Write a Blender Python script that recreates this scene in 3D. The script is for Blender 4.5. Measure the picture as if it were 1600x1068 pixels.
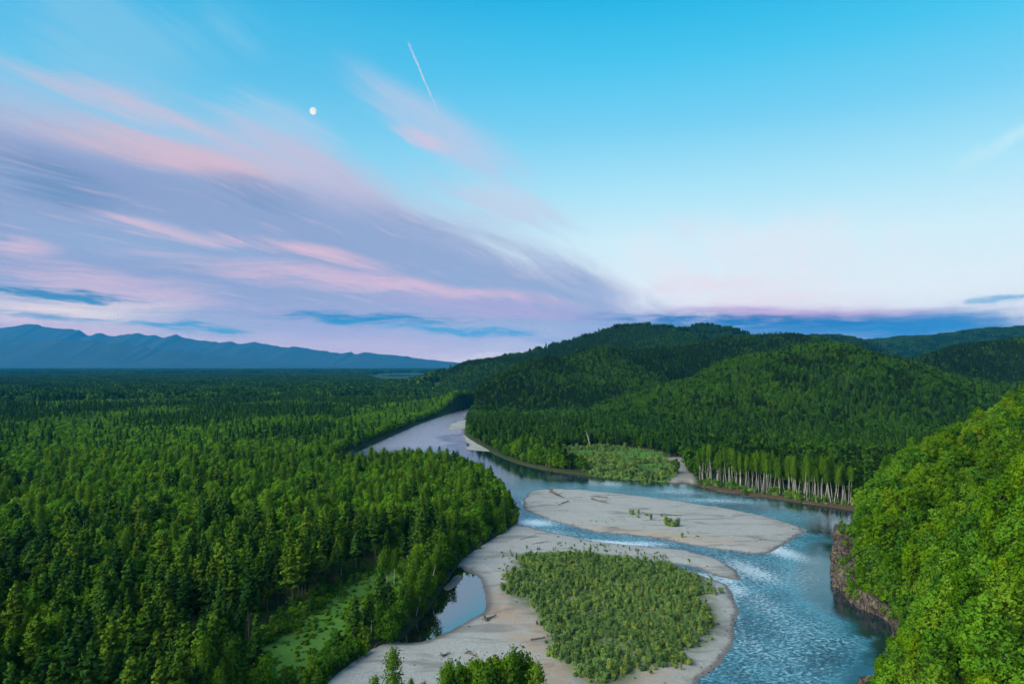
import bpy, bmesh, math, random
import numpy as np
from mathutils import Vector, Matrix

for _o in list(bpy.data.objects):
    bpy.data.objects.remove(_o, do_unlink=True)
scene = bpy.context.scene
COL = scene.collection
R = math.radians

# ------------------------------------------------------------------ camera
F_PX = 1067.0                      # focal length in photo pixels (1600 wide)
CAM_Z = 80.0
PITCH = math.atan(38.0 / F_PX)     # horizon a little below the middle
cam_data = bpy.data.cameras.new('camera')
cam_data.sensor_width = 36.0
cam_data.lens = 36.0 * F_PX / 1600.0
cam_data.clip_start = 1.0
cam_data.clip_end = 200000.0
cam = bpy.data.objects.new('camera', cam_data)
COL.objects.link(cam)
cam.location = (0, 0, CAM_Z)
cam.rotation_euler = (math.pi / 2 + PITCH, 0, 0)
scene.camera = cam

# ------------------------------------------------------------------ exposure and sampling
scene.view_settings.view_transform = 'Standard'
scene.view_settings.look = 'None'
scene.view_settings.gamma = 1.0
scene.view_settings.exposure = 0.5
scene.cycles.use_denoising = True
try:
    scene.cycles.denoiser = 'OPENIMAGEDENOISE'
except Exception:
    pass
scene.cycles.max_bounces = 6
scene.cycles.diffuse_bounces = 3
scene.cycles.glossy_bounces = 3
scene.cycles.transmission_bounces = 3
scene.cycles.transparent_max_bounces = 8
scene.cycles.volume_bounces = 0
scene.cycles.use_adaptive_sampling = True
scene.cycles.adaptive_threshold = 0.02
scene.cycles.caustics_reflective = False
scene.cycles.caustics_refractive = False

def px_dir(px, py):
    a = (px - 800.0) / F_PX
    b = (534.0 - py) / F_PX
    c, s = math.cos(PITCH), math.sin(PITCH)
    return a, c - s * b, s + c * b

def px_azel(px, py):
    x, y, z = px_dir(px, py)
    return math.degrees(math.atan2(x, y)), math.degrees(math.atan2(z, math.hypot(x, y)))

# ------------------------------------------------------------------ sun (low and soft, behind the camera to the left)
SUN_AZ, SUN_EL = 240.0, 36.0
sun_data = bpy.data.lights.new('sun', 'SUN')
sun_data.energy = 4.4
sun_data.angle = R(50)
sun_data.color = (1.0, 0.93, 0.80)
sun = bpy.data.objects.new('sun', sun_data)
COL.objects.link(sun)
_sd = Vector((math.sin(R(SUN_AZ)) * math.cos(R(SUN_EL)), math.cos(R(SUN_AZ)) * math.cos(R(SUN_EL)), math.sin(R(SUN_EL))))
sun.rotation_euler = _sd.to_track_quat('Z', 'Y').to_euler()

# ------------------------------------------------------------------ node helper
class NT:
    def __init__(self, tree):
        self.t = tree
    def n(self, kind, **kw):
        nd = self.t.nodes.new(kind)
        for k, v in kw.items():
            setattr(nd, k, v)
        return nd
    def put(self, sock, v):
        if v is None:
            return
        if isinstance(v, bpy.types.NodeSocket):
            self.t.links.new(v, sock)
        else:
            if isinstance(v, (tuple, list)) and len(v) == 3 and len(sock.default_value) == 4:
                v = (*v, 1.0)
            sock.default_value = v
    def m(self, op, a, b=None, c=None, clamp=False):
        nd = self.n('ShaderNodeMath', operation=op, use_clamp=clamp)
        self.put(nd.inputs[0], a); self.put(nd.inputs[1], b); self.put(nd.inputs[2], c)
        return nd.outputs[0]
    def vm(self, op, a, b=None):
        nd = self.n('ShaderNodeVectorMath', operation=op)
        self.put(nd.inputs[0], a)
        if b is not None:
            self.put(nd.inputs[1], b)
        return nd.outputs['Value'] if op in ('LENGTH', 'DOT_PRODUCT', 'DISTANCE') else nd.outputs['Vector']
    def xyz(self, x=0.0, y=0.0, z=0.0):
        nd = self.n('ShaderNodeCombineXYZ')
        self.put(nd.inputs[0], x); self.put(nd.inputs[1], y); self.put(nd.inputs[2], z)
        return nd.outputs[0]
    def sep(self, v):
        nd = self.n('ShaderNodeSeparateXYZ')
        self.put(nd.inputs[0], v)
        return nd.outputs
    def noise(self, vec, scale, detail=4.0, rough=0.5, dist=0.0, out=0, dim='3D'):
        nd = self.n('ShaderNodeTexNoise', noise_dimensions=dim)
        self.put(nd.inputs['Vector'], vec)
        nd.inputs['Scale'].default_value = scale
        nd.inputs['Detail'].default_value = detail
        nd.inputs['Roughness'].default_value = rough
        nd.inputs['Distortion'].default_value = dist
        return nd.outputs[out]
    def smooth(self, v, a, b, lo=0.0, hi=1.0):
        nd = self.n('ShaderNodeMapRange', interpolation_type='SMOOTHSTEP')
        self.put(nd.inputs[0], v)
        nd.inputs[1].default_value = a; nd.inputs[2].default_value = b
        nd.inputs[3].default_value = lo; nd.inputs[4].default_value = hi
        return nd.outputs[0]
    def lin(self, v, a, b, lo=0.0, hi=1.0):
        nd = self.n('ShaderNodeMapRange')
        self.put(nd.inputs[0], v)
        nd.inputs[1].default_value = a; nd.inputs[2].default_value = b
        nd.inputs[3].default_value = lo; nd.inputs[4].default_value = hi
        return nd.outputs[0]
    def mix(self, fac, a, b, mode='MIX'):
        nd = self.n('ShaderNodeMix', data_type='RGBA', blend_type=mode)
        self.put(nd.inputs[0], fac); self.put(nd.inputs[6], a); self.put(nd.inputs[7], b)
        return nd.outputs[2]
    def ramp(self, v, stops):
        nd = self.n('ShaderNodeValToRGB')
        cr = nd.color_ramp
        while len(cr.elements) < len(stops):
            cr.elements.new(0.5)
        for e, (p, c) in zip(cr.elements, stops):
            e.position = p
            e.color = (*c, 1.0) if len(c) == 3 else c
        self.put(nd.inputs[0], v)
        return nd.outputs[0]

def lin3(r, g, b):
    f = lambda c: c / 12.92 if c <= 0.04045 else ((c + 0.055) / 1.055) ** 2.4
    return f(r / 255), f(g / 255), f(b / 255)

# ------------------------------------------------------------------ sky
world = bpy.data.worlds.new('World')
scene.world = world
world.use_nodes = True
world.node_tree.nodes.clear()
W = NT(world.node_tree)
_dir = W.vm('NORMALIZE', W.n('ShaderNodeTexCoord').outputs['Generated'])
dx, dy, dz = W.sep(_dir)
AZ = W.m('MULTIPLY', W.m('ARCTAN2', dx, dy), 180 / math.pi)
EL = W.m('MULTIPLY', W.m('ARCSINE', dz), 180 / math.pi)
# clear air: pale at the horizon, cyan then deep blue overhead
T = W.lin(EL, 0.0, 60.0)
base = W.ramp(T, [(0.0, lin3(206, 205, 228)), (0.055, lin3(236, 230, 240)), (0.10, lin3(232, 241, 248)),
                  (0.17, lin3(212, 239, 250)), (0.24, lin3(174, 228, 248)), (0.32, lin3(122, 208, 243)),
                  (0.40, lin3(76, 196, 238)), (0.48, lin3(36, 178, 228)), (1.0, lin3(8, 105, 180))])
baseL = W.ramp(T, [(0.0, lin3(212, 184, 206)), (0.06, lin3(236, 208, 212)), (0.11, lin3(176, 190, 216)),
                   (0.20, lin3(165, 205, 230)), (0.28, lin3(135, 205, 237)), (0.37, lin3(95, 190, 232)),
                   (0.44, lin3(70, 182, 228)), (0.50, lin3(40, 165, 220)), (1.0, lin3(8, 105, 180))])
sky = W.mix(W.smooth(AZ, 12.0, -26.0), base, baseL)
# cloud-plane coordinates, so streaks converge towards the horizon
zc = W.m('ADD', W.m('MAXIMUM', dz, 0.0), 0.08)
PX, PY = W.m('DIVIDE', dx, zc), W.m('DIVIDE', dy, zc)
ca, sa = math.cos(R(24)), math.sin(R(24))
S_ = W.m('ADD', W.m('MULTIPLY', PX, sa), W.m('MULTIPLY', PY, ca))
T_ = W.m('SUBTRACT', W.m('MULTIPLY', PX, ca), W.m('MULTIPLY', PY, sa))
def sheared(kx, ky, x, y, off):
    return W.xyz(W.m('MULTIPLY_ADD', x, kx, off), W.m('MULTIPLY_ADD', y, ky, off * 1.7), 0.0)
warp = W.noise(W.xyz(PX, PY, 0.0), 0.9, 1.0, 0.5, dim='2D')
Tw = W.m('MULTIPLY_ADD', warp, 0.28, T_)
streak = W.noise(sheared(0.45, 3.6, S_, Tw, 3.1), 1.0, 6.0, 0.66, dim='2D')
_fine = W.noise(sheared(1.3, 9.0, S_, Tw, 8.7), 1.0, 5.0, 0.62, dim='2D')
fine = W.m('MULTIPLY_ADD', _fine, 0.6, W.m('MULTIPLY', streak, 0.4))
wob = W.noise(sheared(0.13, 0.22, AZ, EL, 0.4), 1.0, 2.0, 0.5, dim='2D')
ELw = W.m('MULTIPLY_ADD', wob, 1.2, W.m('SUBTRACT', EL, 0.6))
HZ = W.noise(sheared(0.085, 1.15, AZ, ELw, 1.7), 1.0, 6.0, 0.68, dim='2D')   # flat layers seen edge-on
HF = W.noise(sheared(0.40, 2.8, AZ, ELw, 5.3), 1.0, 4.0, 0.62, dim='2D')
AZw = W.m('MULTIPLY_ADD', fine, 5.0, W.m('SUBTRACT', AZ, 2.5))

def stroke(p0, p1, width_px, soft=1.0):
    """A long soft lens in (azimuth, elevation) between two directions."""
    a0, e0 = px_azel(*p0); a1, e1 = px_azel(*p1)
    L, h = math.hypot(a1 - a0, e1 - e0) / 2 * 1.3, width_px * 0.052 * 1.7
    th = math.atan2(e1 - e0, a1 - a0)
    c, q, cx, cy = math.cos(th), math.sin(th), (a0 + a1) / 2, (e0 + e1) / 2
    u = W.m('MULTIPLY_ADD', AZw, c / L, W.m('MULTIPLY_ADD', ELw, q / L, -(cx * c + cy * q) / L))
    v = W.m('MULTIPLY_ADD', AZw, -q / h, W.m('MULTIPLY_ADD', ELw, c / h, (cx * q - cy * c) / h))
    return W.m('SUBTRACT', 1.0, W.m('SQRT', W.m('MULTIPLY_ADD', u, u, W.m('MULTIPLY', v, v))))

def layer(mask, nz, col, op, k=1.6, bias=-0.30):
    """Mask broken up by a noise, then laid over the sky."""
    global sky
    k *= 2.1
    v = W.m('MULTIPLY_ADD', nz, k, W.m('ADD', mask, -0.5 * k))
    v = W.m('MULTIPLY', W.smooth(v, -0.15 - bias * 0.3, 1.05), W.smooth(mask, 0.0, 0.6))
    sky = W.mix(W.m('MULTIPLY', v, op), sky, lin3(*col))

def edge_mask():
    # the big cirrus sheet: everything left of a curved edge (T_ as a function of S_)
    pts = [(-200, 30), (0, 95), (250, 165), (500, 222), (650, 280), (800, 345), (900, 395), (1000, 440), (1060, 478)]
    st = []
    for p in pts:
        x, y, z = px_dir(*p)
        L = math.sqrt(x * x + y * y + z * z); x, y, z = x / L, y / L, z / L + 0.08
        X, Y = x / z, y / z
        st.append((X * sa + Y * ca, X * ca - Y * sa))
    st.sort()
    fc = W.n('ShaderNodeFloatCurve')
    s0, s1 = st[0][0], st[-1][0]
    t0, t1 = min(t for _, t in st), max(t for _, t in st)
    cv = fc.mapping.curves[0]
    P = [((s - s0) / (s1 - s0), (t - t0) / (t1 - t0)) for s, t in st]
    cv.points[0].location = P[0]; cv.points[1].location = P[-1]
    for p in P[1:-1]:
        cv.points.new(*p)
    fc.mapping.update()
    W.put(fc.inputs['Value'], W.lin(S_, s0, s1))
    edge = W.lin(fc.outputs[0], 0.0, 1.0, t0, t1)
    d = W.m('SUBTRACT', edge, T_)
    d = W.m('ADD', d, W.m('MULTIPLY', W.m('SUBTRACT', streak, 0.5), 0.75))
    return d

D_ = edge_mask()
sheet = W.m('MULTIPLY', W.smooth(D_, -0.16, 0.55), W.smooth(EL, 0.3, 4.0))
front = W.smooth(dy, -0.2, 0.3)
sheet = W.m('MULTIPLY', sheet, front)
# faint veils in the clear part
layer(stroke((20, -40), (330, 160), 60), streak, (150, 200, 230), 0.4)
layer(stroke((230, -10), (430, 90), 40), streak, (140, 200, 232), 0.4)
layer(stroke((330, 165), (560, 230), 40), streak, (190, 205, 230), 0.45)
layer(stroke((540, 110), (850, 290), 34), fine, (190, 200, 228), 0.75, 1.2, 0.0)
layer(stroke((600, 195), (720, 235), 13), fine, (212, 196, 220), 0.8, 1.0)
layer(stroke((700, 300), (920, 360), 34), streak, (196, 210, 232), 0.8)
layer(stroke((950, 420), (1450, 385), 60), streak, (236, 230, 240), 0.5)
layer(stroke((960, 445), (1420, 470), 26), HZ, (242, 216, 230), 0.6, 1.2)
layer(stroke((1020, 330), (1110, 380), 30), streak, (226, 224, 238), 0.5)
layer(stroke((1470, 285), (1680, 150), 9), fine, (190, 232, 247), 1.0, 0.5, 0.2)
# sheet body, its pink rims and dark knots
sky = W.mix(W.m('MULTIPLY', sheet, 0.86), sky, W.mix(W.smooth(D_, 0.05, 0.8), lin3(192, 184, 212), lin3(142, 152, 194)))
layer(stroke((-60, 70), (400, 225), 17), streak, (222, 190, 206), 0.7, 1.0)
layer(stroke((150, 190), (680, 320), 42), streak, (205, 192, 216), 0.65, 1.2)
layer(stroke((-60, 165), (470, 275), 24), streak, (222, 188, 200), 0.7, 1.0)
layer(stroke((180, 240), (440, 275), 18), streak, (218, 184, 200), 0.7, 1.0)
layer(stroke((-80, 235), (300, 330), 34), streak, (140, 152, 194), 0.55, 1.2)
layer(stroke((-60, 250), (220, 325), 26), fine, (96, 134, 176), 0.65, 1.5)
layer(stroke((300, 270), (520, 335), 26), fine, (112, 142, 186), 0.6, 1.6)
layer(stroke((360, 290), (1010, 465), 46), streak, (150, 166, 204), 0.6, 1.1)
layer(stroke((-60, 345), (500, 400), 30), streak, (150, 172, 208), 0.6, 1.3)
layer(stroke((100, 330), (420, 388), 9), fine, (218, 188, 208), 0.75, 1.0)
layer(stroke((330, 360), (640, 428), 11), fine, (226, 186, 204), 0.85, 1.0)
layer(stroke((-40, 375), (110, 392), 10), fine, (215, 186, 205), 0.8, 1.0)
layer(stroke((-80, 405), (370, 478), 24), HZ, (218, 184, 206), 0.75, 1.1, -0.1)
layer(stroke((170, 390), (760, 464), 17), HZ, (218, 184, 206), 0.7, 1.1, -0.1)
layer(stroke((430, 420), (930, 478), 11), fine, (224, 184, 206), 0.8, 0.9, -0.1)
layer(stroke((540, 470), (1000, 490), 20), HZ, (180, 160, 204), 0.95, 1.0)
layer(stroke((300, 480), (720, 520), 26), HZ, (172, 162, 204), 0.85, 1.0)
layer(stroke((550, 535), (1000, 530), 22), HZ, (176, 168, 208), 0.8, 0.9)
layer(stroke((300, 530), (760, 555), 18), HZ, (194, 170, 208), 0.85, 0.8)
layer(stroke((-160, 482), (330, 492), 20), HZ, (236, 216, 218), 1.0, 0.7, 0.1)
layer(stroke((-160, 515), (260, 520), 18), HZ, (224, 188, 208), 1.0, 0.7)
thread = W.m('MULTIPLY', W.smooth(_fine, 0.56, 0.78), sheet)
sky = W.mix(W.m('MULTIPLY', thread, 0.35), sky, lin3(218, 188, 208))
thread = W.m('MULTIPLY', W.smooth(_fine, 0.44, 0.24), sheet)
sky = W.mix(W.m('MULTIPLY', thread, 0.25), sky, lin3(134, 158, 198))
# low dark blue bars
layer(stroke((400, 488), (740, 503), 9), HF, (54, 124, 178), 1.0, 1.0, 0.0)
layer(stroke((540, 503), (900, 532), 8), HF, (88, 148, 200), 0.95, 0.9, -0.1)
layer(stroke((-120, 452), (240, 470), 9), HF, (72, 124, 170), 1.0, 1.5, -0.2)
layer(stroke((-60, 492), (200, 503), 4.5), HF, (118, 146, 186), 0.9, 1.2)
layer(stroke((180, 503), (410, 524), 7), HF, (92, 146, 190), 0.95, 1.5, -0.2)
layer(stroke((880, 520), (1700, 512), 30), HZ, (72, 108, 176), 1.0, 0.5, 0.3)
layer(stroke((1000, 484), (1540, 487), 10), HZ, (196, 150, 200), 0.9, 0.8)
layer(stroke((900, 491), (1640, 502), 12), HF, (44, 88, 156), 1.0, 0.8, 0.1)
layer(stroke((1280, 520), (1640, 508), 22), HZ, (40, 104, 172), 0.9, 0.5, 0.2)
layer(stroke((1470, 472), (1640, 470), 5), HF, (136, 174, 210), 0.9, 1.3)
tau = W.m('MINIMUM', W.m('DIVIDE', 0.048, W.m('MAXIMUM', dz, 0.02)), 0.85)
gain = W.xyz(W.m('EXPONENT', W.m('MULTIPLY', tau, 0.72)), W.m('EXPONENT', W.m('MULTIPLY', tau, 0.62)), W.m('EXPONENT', W.m('MULTIPLY', tau, 0.36)))
sky = W.mix(1.0, sky, gain, 'MULTIPLY')
# warm glow of the coming sun behind the camera (physical sky, seen only in that half)
nish = W.n('ShaderNodeTexSky', sky_type='NISHITA')
nish.sun_disc = False
nish.sun_elevation = R(SUN_EL)
nish.sun_rotation = R(SUN_AZ)
back = W.smooth(dy, -0.05, -0.7)
sky = W.mix(back, sky, W.mix(1.0, W.vm('MULTIPLY', nish.outputs[0], (0.26, 0.26, 0.26)), (0.0, 0.0, 0.0), 'ADD'))
bg = W.n('ShaderNodeBackground')
W.put(bg.inputs['Color'], sky)
bg.inputs['Strength'].default_value = 0.707    # balances the half stop of exposure
world.cycles.sampling_method = 'MANUAL'
world.cycles.sample_map_resolution = 512
wo = W.n('ShaderNodeOutputWorld')
W.t.links.new(bg.outputs[0], wo.inputs['Surface'])

# ================================================================== helpers
rng = np.random.default_rng(7)

def ground_pt(px, py, z=0.0):
    """World point where the view direction of a photo pixel meets height z (used once, to survey the valley floor)."""
    x, y, zz = px_dir(px, py)
    t = (z - CAM_Z) / zz
    return x * t, y * t

def to_px(x, y, z):
    c, s = math.cos(PITCH), math.sin(PITCH)
    dz_ = z - CAM_Z
    f = y * c + dz_ * s
    u = -y * s + dz_ * c
    return 800 + F_PX * x / f, 534 - F_PX * u / f

def poly_px(pts, smooth=2):
    return chaikin(np.array([ground_pt(*p) for p in pts]), smooth)

def chaikin(P, n=2, closed=True):
    for _ in range(n):
        Q = np.roll(P, -1, 0) if closed else P[1:]
        A = P if closed else P[:-1]
        N = np.empty((len(A) * 2, P.shape[1]))
        N[0::2] = A * 0.75 + Q * 0.25
        N[1::2] = A * 0.25 + Q * 0.75
        P = N if closed else np.vstack([P[:1], N, P[-1:]])
    return P

def sdf(poly, x, y, pad=60.0):
    """Signed distance to a closed polygon, positive inside; points farther than pad outside its box get -pad."""
    x = np.asarray(x, float); y = np.asarray(y, float)
    out = np.full(x.shape, -pad)
    lo, hi = poly.min(0) - pad, poly.max(0) + pad
    sel = (x > lo[0]) & (x < hi[0]) & (y > lo[1]) & (y < hi[1])
    if not sel.any():
        return out
    X, Y = x[sel], y[sel]
    d2 = np.full(X.shape, 1e18); ins = np.zeros(X.shape, bool)
    A = poly; B = np.roll(poly, -1, 0)
    for (ax, ay), (bx, by) in zip(A, B):
        ex, ey = bx - ax, by - ay
        L = ex * ex + ey * ey + 1e-12
        t = np.clip(((X - ax) * ex + (Y - ay) * ey) / L, 0, 1)
        d2 = np.minimum(d2, (X - ax - t * ex) ** 2 + (Y - ay - t * ey) ** 2)
        if ay != by:
            ins ^= ((ay > Y) != (by > Y)) & (X < ex * (Y - ay) / ey + ax)
    d = np.sqrt(d2)
    out[sel] = np.where(ins, d, -np.minimum(d, 1e9))
    return out

def _h(ix, iy, seed):
    n = (ix.astype(np.int64) * 374761393 + iy.astype(np.int64) * 668265263 + seed * 1442695041) & 0xFFFFFFFF
    n = ((n ^ (n >> 13)) * 1274126177) & 0xFFFFFFFF
    return ((n ^ (n >> 16)) & 0xFFFF) / 65535.0

def vnoise(x, y, seed=0):
    ix, iy = np.floor(x), np.floor(y)
    fx, fy = x - ix, y - iy
    fx = fx * fx * (3 - 2 * fx); fy = fy * fy * (3 - 2 * fy)
    a, b = _h(ix, iy, seed), _h(ix + 1, iy, seed)
    c, d = _h(ix, iy + 1, seed), _h(ix + 1, iy + 1, seed)
    return (a * (1 - fx) + b * fx) * (1 - fy) + (c * (1 - fx) + d * fx) * fy

def fbm(x, y, s, oct=4, seed=0):
    v, a, t = 0.0, 1.0, 0.0
    for o in range(oct):
        v = v + a * vnoise(x / s + 17.3 * o, y / s - 9.1 * o, seed + o)
        t += a; a *= 0.5; s /= 2.0
    return v / t                        # 0..1

def sstep(a, b, v):
    t = np.clip((v - a) / (b - a), 0, 1)
    return t * t * (3 - 2 * t)

def mesh_obj(name, verts, quads, mat=None, parent=None, smooth=True, attrs=None, link=True):
    me = bpy.data.meshes.new(name)
    verts = np.asarray(verts, np.float32); quads = np.asarray(quads, np.int32)
    k = quads.shape[1]
    me.vertices.add(len(verts)); me.vertices.foreach_set('co', verts.ravel())
    me.loops.add(quads.size); me.loops.foreach_set('vertex_index', quads.ravel())
    me.polygons.add(len(quads))
    me.polygons.foreach_set('loop_start', np.arange(0, quads.size, k, dtype=np.int32))
    if smooth:
        me.polygons.foreach_set('use_smooth', np.ones(len(quads), bool))
    for an, av in (attrs or {}).items():
        a = me.attributes.new(an, 'FLOAT', 'POINT'); a.data.foreach_set('value', np.asarray(av, np.float32))
    me.update(); me.validate()
    if mat:
        me.materials.append(mat)
    o = bpy.data.objects.new(name, me)
    if link:
        COL.objects.link(o)
    if parent:
        o.parent = parent
    return o

def grid_quads(nr, nc):
    i = np.arange(nr - 1)[:, None] * nc + np.arange(nc - 1)[None, :]
    i = i.ravel()
    return np.stack([i, i + 1, i + nc + 1, i + nc], 1)

def tag(o, label=None, cat=None, group=None, kind=None):
    if label: o['label'] = label
    if cat: o['category'] = cat
    if group: o['group'] = group
    if kind: o['kind'] = kind
    return o

def empty(name, loc, rz=0.0, scale=1.0):
    o = bpy.data.objects.new(name, None)
    COL.objects.link(o)
    o.empty_display_size = 0.5
    o.location = loc; o.rotation_euler = (0, 0, rz); o.scale = (scale,) * 3
    return o

# ================================================================== materials
def new_mat(name):
    m = bpy.data.materials.new(name); m.use_nodes = True
    m.node_tree.nodes.clear()
    N = NT(m.node_tree)
    out = N.n('ShaderNodeOutputMaterial')
    return m, N, out

def principled(N, out, color, rough=0.9, spec=0.3, bump=None, bump_strength=0.3, bump_dist=0.1):
    p = N.n('ShaderNodeBsdfPrincipled')
    N.put(p.inputs['Base Color'], color)
    N.put(p.inputs['Roughness'], rough)
    p.inputs['Specular IOR Level'].default_value = spec
    if bump is not None:
        b = N.n('ShaderNodeBump')
        b.inputs['Strength'].default_value = bump_strength
        b.inputs['Distance'].default_value = bump_dist
        N.put(b.inputs['Height'], bump)
        N.t.links.new(b.outputs[0], p.inputs['Normal'])
    N.t.links.new(p.outputs[0], out.inputs['Surface'])
    return p

def pos(N):
    return N.n('ShaderNodeNewGeometry').outputs['Position']

def attr(N, name, kind='GEOMETRY', out='Fac'):
    return N.n('ShaderNodeAttribute', attribute_name=name, attribute_type=kind).outputs[out]

def mat_ground():
    m, N, out = new_mat('forest floor')
    P = pos(N)
    n1 = N.noise(P, 0.012, 5, 0.6)
    n2 = N.noise(P, 0.35, 4, 0.65)
    floor = N.mix(n2, (0.010, 0.020, 0.006), (0.030, 0.052, 0.014))
    far = N.mix(n1, (0.012, 0.032, 0.014), (0.030, 0.062, 0.018))
    base = N.mix(attr(N, 'distance_mix'), floor, far)
    gp = N.m('MULTIPLY_ADD', N.noise(P, 0.09, 4, 0.65), 0.9, N.m('MULTIPLY_ADD', N.noise(P, 1.4, 4, 0.7), 0.6, -0.25))
    g = N.mix(gp, (0.022, 0.085, 0.014), (0.085, 0.190, 0.026))
    base = N.mix(attr(N, 'grass'), base, g)
    s = N.mix(N.noise(P, 0.5, 5, 0.7), (0.09, 0.09, 0.075), (0.26, 0.255, 0.24))
    base = N.mix(attr(N, 'gravel'), base, s)
    e = N.mix(N.noise(P, 0.5, 4, 0.7), (0.020, 0.016, 0.010), (0.085, 0.060, 0.042))
    base = N.mix(attr(N, 'earth'), base, e)
    principled(N, out, base, 0.95, 0.1, n2, 0.6, 0.5)
    return m

def mat_gravel():
    m, N, out = new_mat('river gravel')
    P = pos(N)
    a = N.noise(P, 1.6, 6, 0.75)
    b = N.noise(P, 0.06, 4, 0.6)
    v = N.n('ShaderNodeTexVoronoi'); N.put(v.inputs['Vector'], P); v.inputs['Scale'].default_value = 2.2
    g = N.mix(N.smooth(a, 0.25, 0.75), (0.170, 0.182, 0.166), (0.345, 0.362, 0.328))
    g = N.mix(N.smooth(b, 0.35, 0.7, 0, 0.5), g, (0.27, 0.272, 0.265))
    g = N.mix(N.lin(v.outputs['Distance'], 0.0, 0.5, 0.35, 0.0), g, (0.16, 0.155, 0.15))
    sand = N.mix(N.noise(P, 0.5, 5, 0.7), (0.20, 0.135, 0.08), (0.36, 0.28, 0.19))
    g = N.mix(N.m('MULTIPLY', attr(N, 'sand'), N.smooth(N.noise(P, 0.13, 5, 0.65), 0.25, 0.6)), g, sand)
    lanes = N.noise(N.vm('MULTIPLY', P, (0.035, 0.10, 0.0)), 1.0, 5, 0.65, 1.0)
    g = N.mix(N.smooth(lanes, 0.50, 0.64, 0, 0.75), g, (0.14, 0.138, 0.125))
    scrub = N.mix(N.noise(P, 0.9, 5, 0.7), (0.040, 0.065, 0.022), (0.13, 0.155, 0.070))
    g = N.mix(N.m('MULTIPLY', attr(N, 'scrub'), N.smooth(N.noise(P, 0.22, 4, 0.65), 0.30, 0.55, 0.25, 1.0)), g, scrub)
    wet = attr(N, 'wet')
    g = N.mix(N.m('MULTIPLY', wet, 0.75), g, (0.075, 0.07, 0.066))
    principled(N, out, g, 0.9, 0.2, N.m('ADD', a, N.m('MULTIPLY', v.outputs['Distance'], 0.4)), 0.45, 0.2)
    return m

def mat_water(name, still=False):
    m, N, out = new_mat(name)
    P = pos(N)
    p = N.n('ShaderNodeBsdfPrincipled')
    p.inputs['IOR'].default_value = 1.33
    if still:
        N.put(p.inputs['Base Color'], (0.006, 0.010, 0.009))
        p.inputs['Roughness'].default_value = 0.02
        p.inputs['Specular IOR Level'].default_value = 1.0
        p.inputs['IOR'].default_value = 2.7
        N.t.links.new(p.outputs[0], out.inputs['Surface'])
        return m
    sp = N.sep(P)
    # current runs mostly along y here: ripples are short and wide across the flow
    q = N.xyz(N.m('MULTIPLY_ADD', sp[1], 0.10, N.m('MULTIPLY', sp[0], 0.32)), N.m('MULTIPLY_ADD', sp[0], -0.12, N.m('MULTIPLY', sp[1], 0.42)), 0.0)
    big = N.noise(P, 0.022, 4, 0.55, 0.4)
    r1 = N.noise(q, 2.2, 5, 0.65, 0.5)
    r2 = N.noise(q, 0.7, 3, 0.6, 0.3)
    rough_water = attr(N, 'riffle')
    foam = attr(N, 'foam')
    hgt = N.m('ADD', r1, N.m('MULTIPLY', r2, 1.5))
    b = N.n('ShaderNodeBump')
    N.put(b.inputs['Strength'], N.m('MULTIPLY_ADD', rough_water, 0.85, 0.025))
    b.inputs['Distance'].default_value = 0.8
    N.put(b.inputs['Height'], hgt)
    N.t.links.new(b.outputs[0], p.inputs['Normal'])
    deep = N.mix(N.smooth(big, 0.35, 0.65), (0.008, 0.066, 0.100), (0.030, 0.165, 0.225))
    deep = N.mix(N.smooth(rough_water, 0.02, 0.30), (0.003, 0.016, 0.022), deep)  # calm water darkened in the colour to deepen the banks' reflections
    deep = N.mix(N.m('MULTIPLY', N.smooth(sp[1], 520, 720), N.smooth(rough_water, 0.08, 0.26)), deep, (0.26, 0.25, 0.31))  # pale sky reflection of the far reach put into the base colour
    crest = N.m('MULTIPLY', N.smooth(N.m('ADD', r1, N.m('MULTIPLY', big, 0.25)), 0.60, 0.80), N.m('MULTIPLY', rough_water, 0.6))  # glints on the ripple crests, painted into the colour
    trough = N.m('MULTIPLY', N.smooth(N.m('ADD', r1, N.m('MULTIPLY', r2, 0.4)), 0.72, 0.52), N.m('MULTIPLY', N.smooth(rough_water, 0.05, 0.4), 0.75))  # shaded side of the ripples, painted into the colour
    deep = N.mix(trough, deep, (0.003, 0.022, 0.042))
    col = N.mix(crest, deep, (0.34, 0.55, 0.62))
    fm = N.m('MULTIPLY', foam, N.smooth(N.m('ADD', r1, N.m('MULTIPLY_ADD', foam, 0.45, N.m('MULTIPLY', big, 0.3))), 0.70, 1.05))
    fm = N.m('MULTIPLY', fm, N.smooth(N.noise(q, 6.0, 4, 0.7), 0.30, 0.60, 0.25, 1.0))
    col = N.mix(fm, col, (0.60, 0.70, 0.74))
    N.put(p.inputs['Base Color'], col)
    N.put(p.inputs['Roughness'], N.m('MULTIPLY_ADD', rough_water, 0.16, N.m('MULTIPLY_ADD', fm, 0.5, 0.06)))
    p.inputs['Specular IOR Level'].default_value = 0.9
    p.inputs['IOR'].default_value = 1.5
    N.t.links.new(p.outputs[0], out.inputs['Surface'])
    return m

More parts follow.
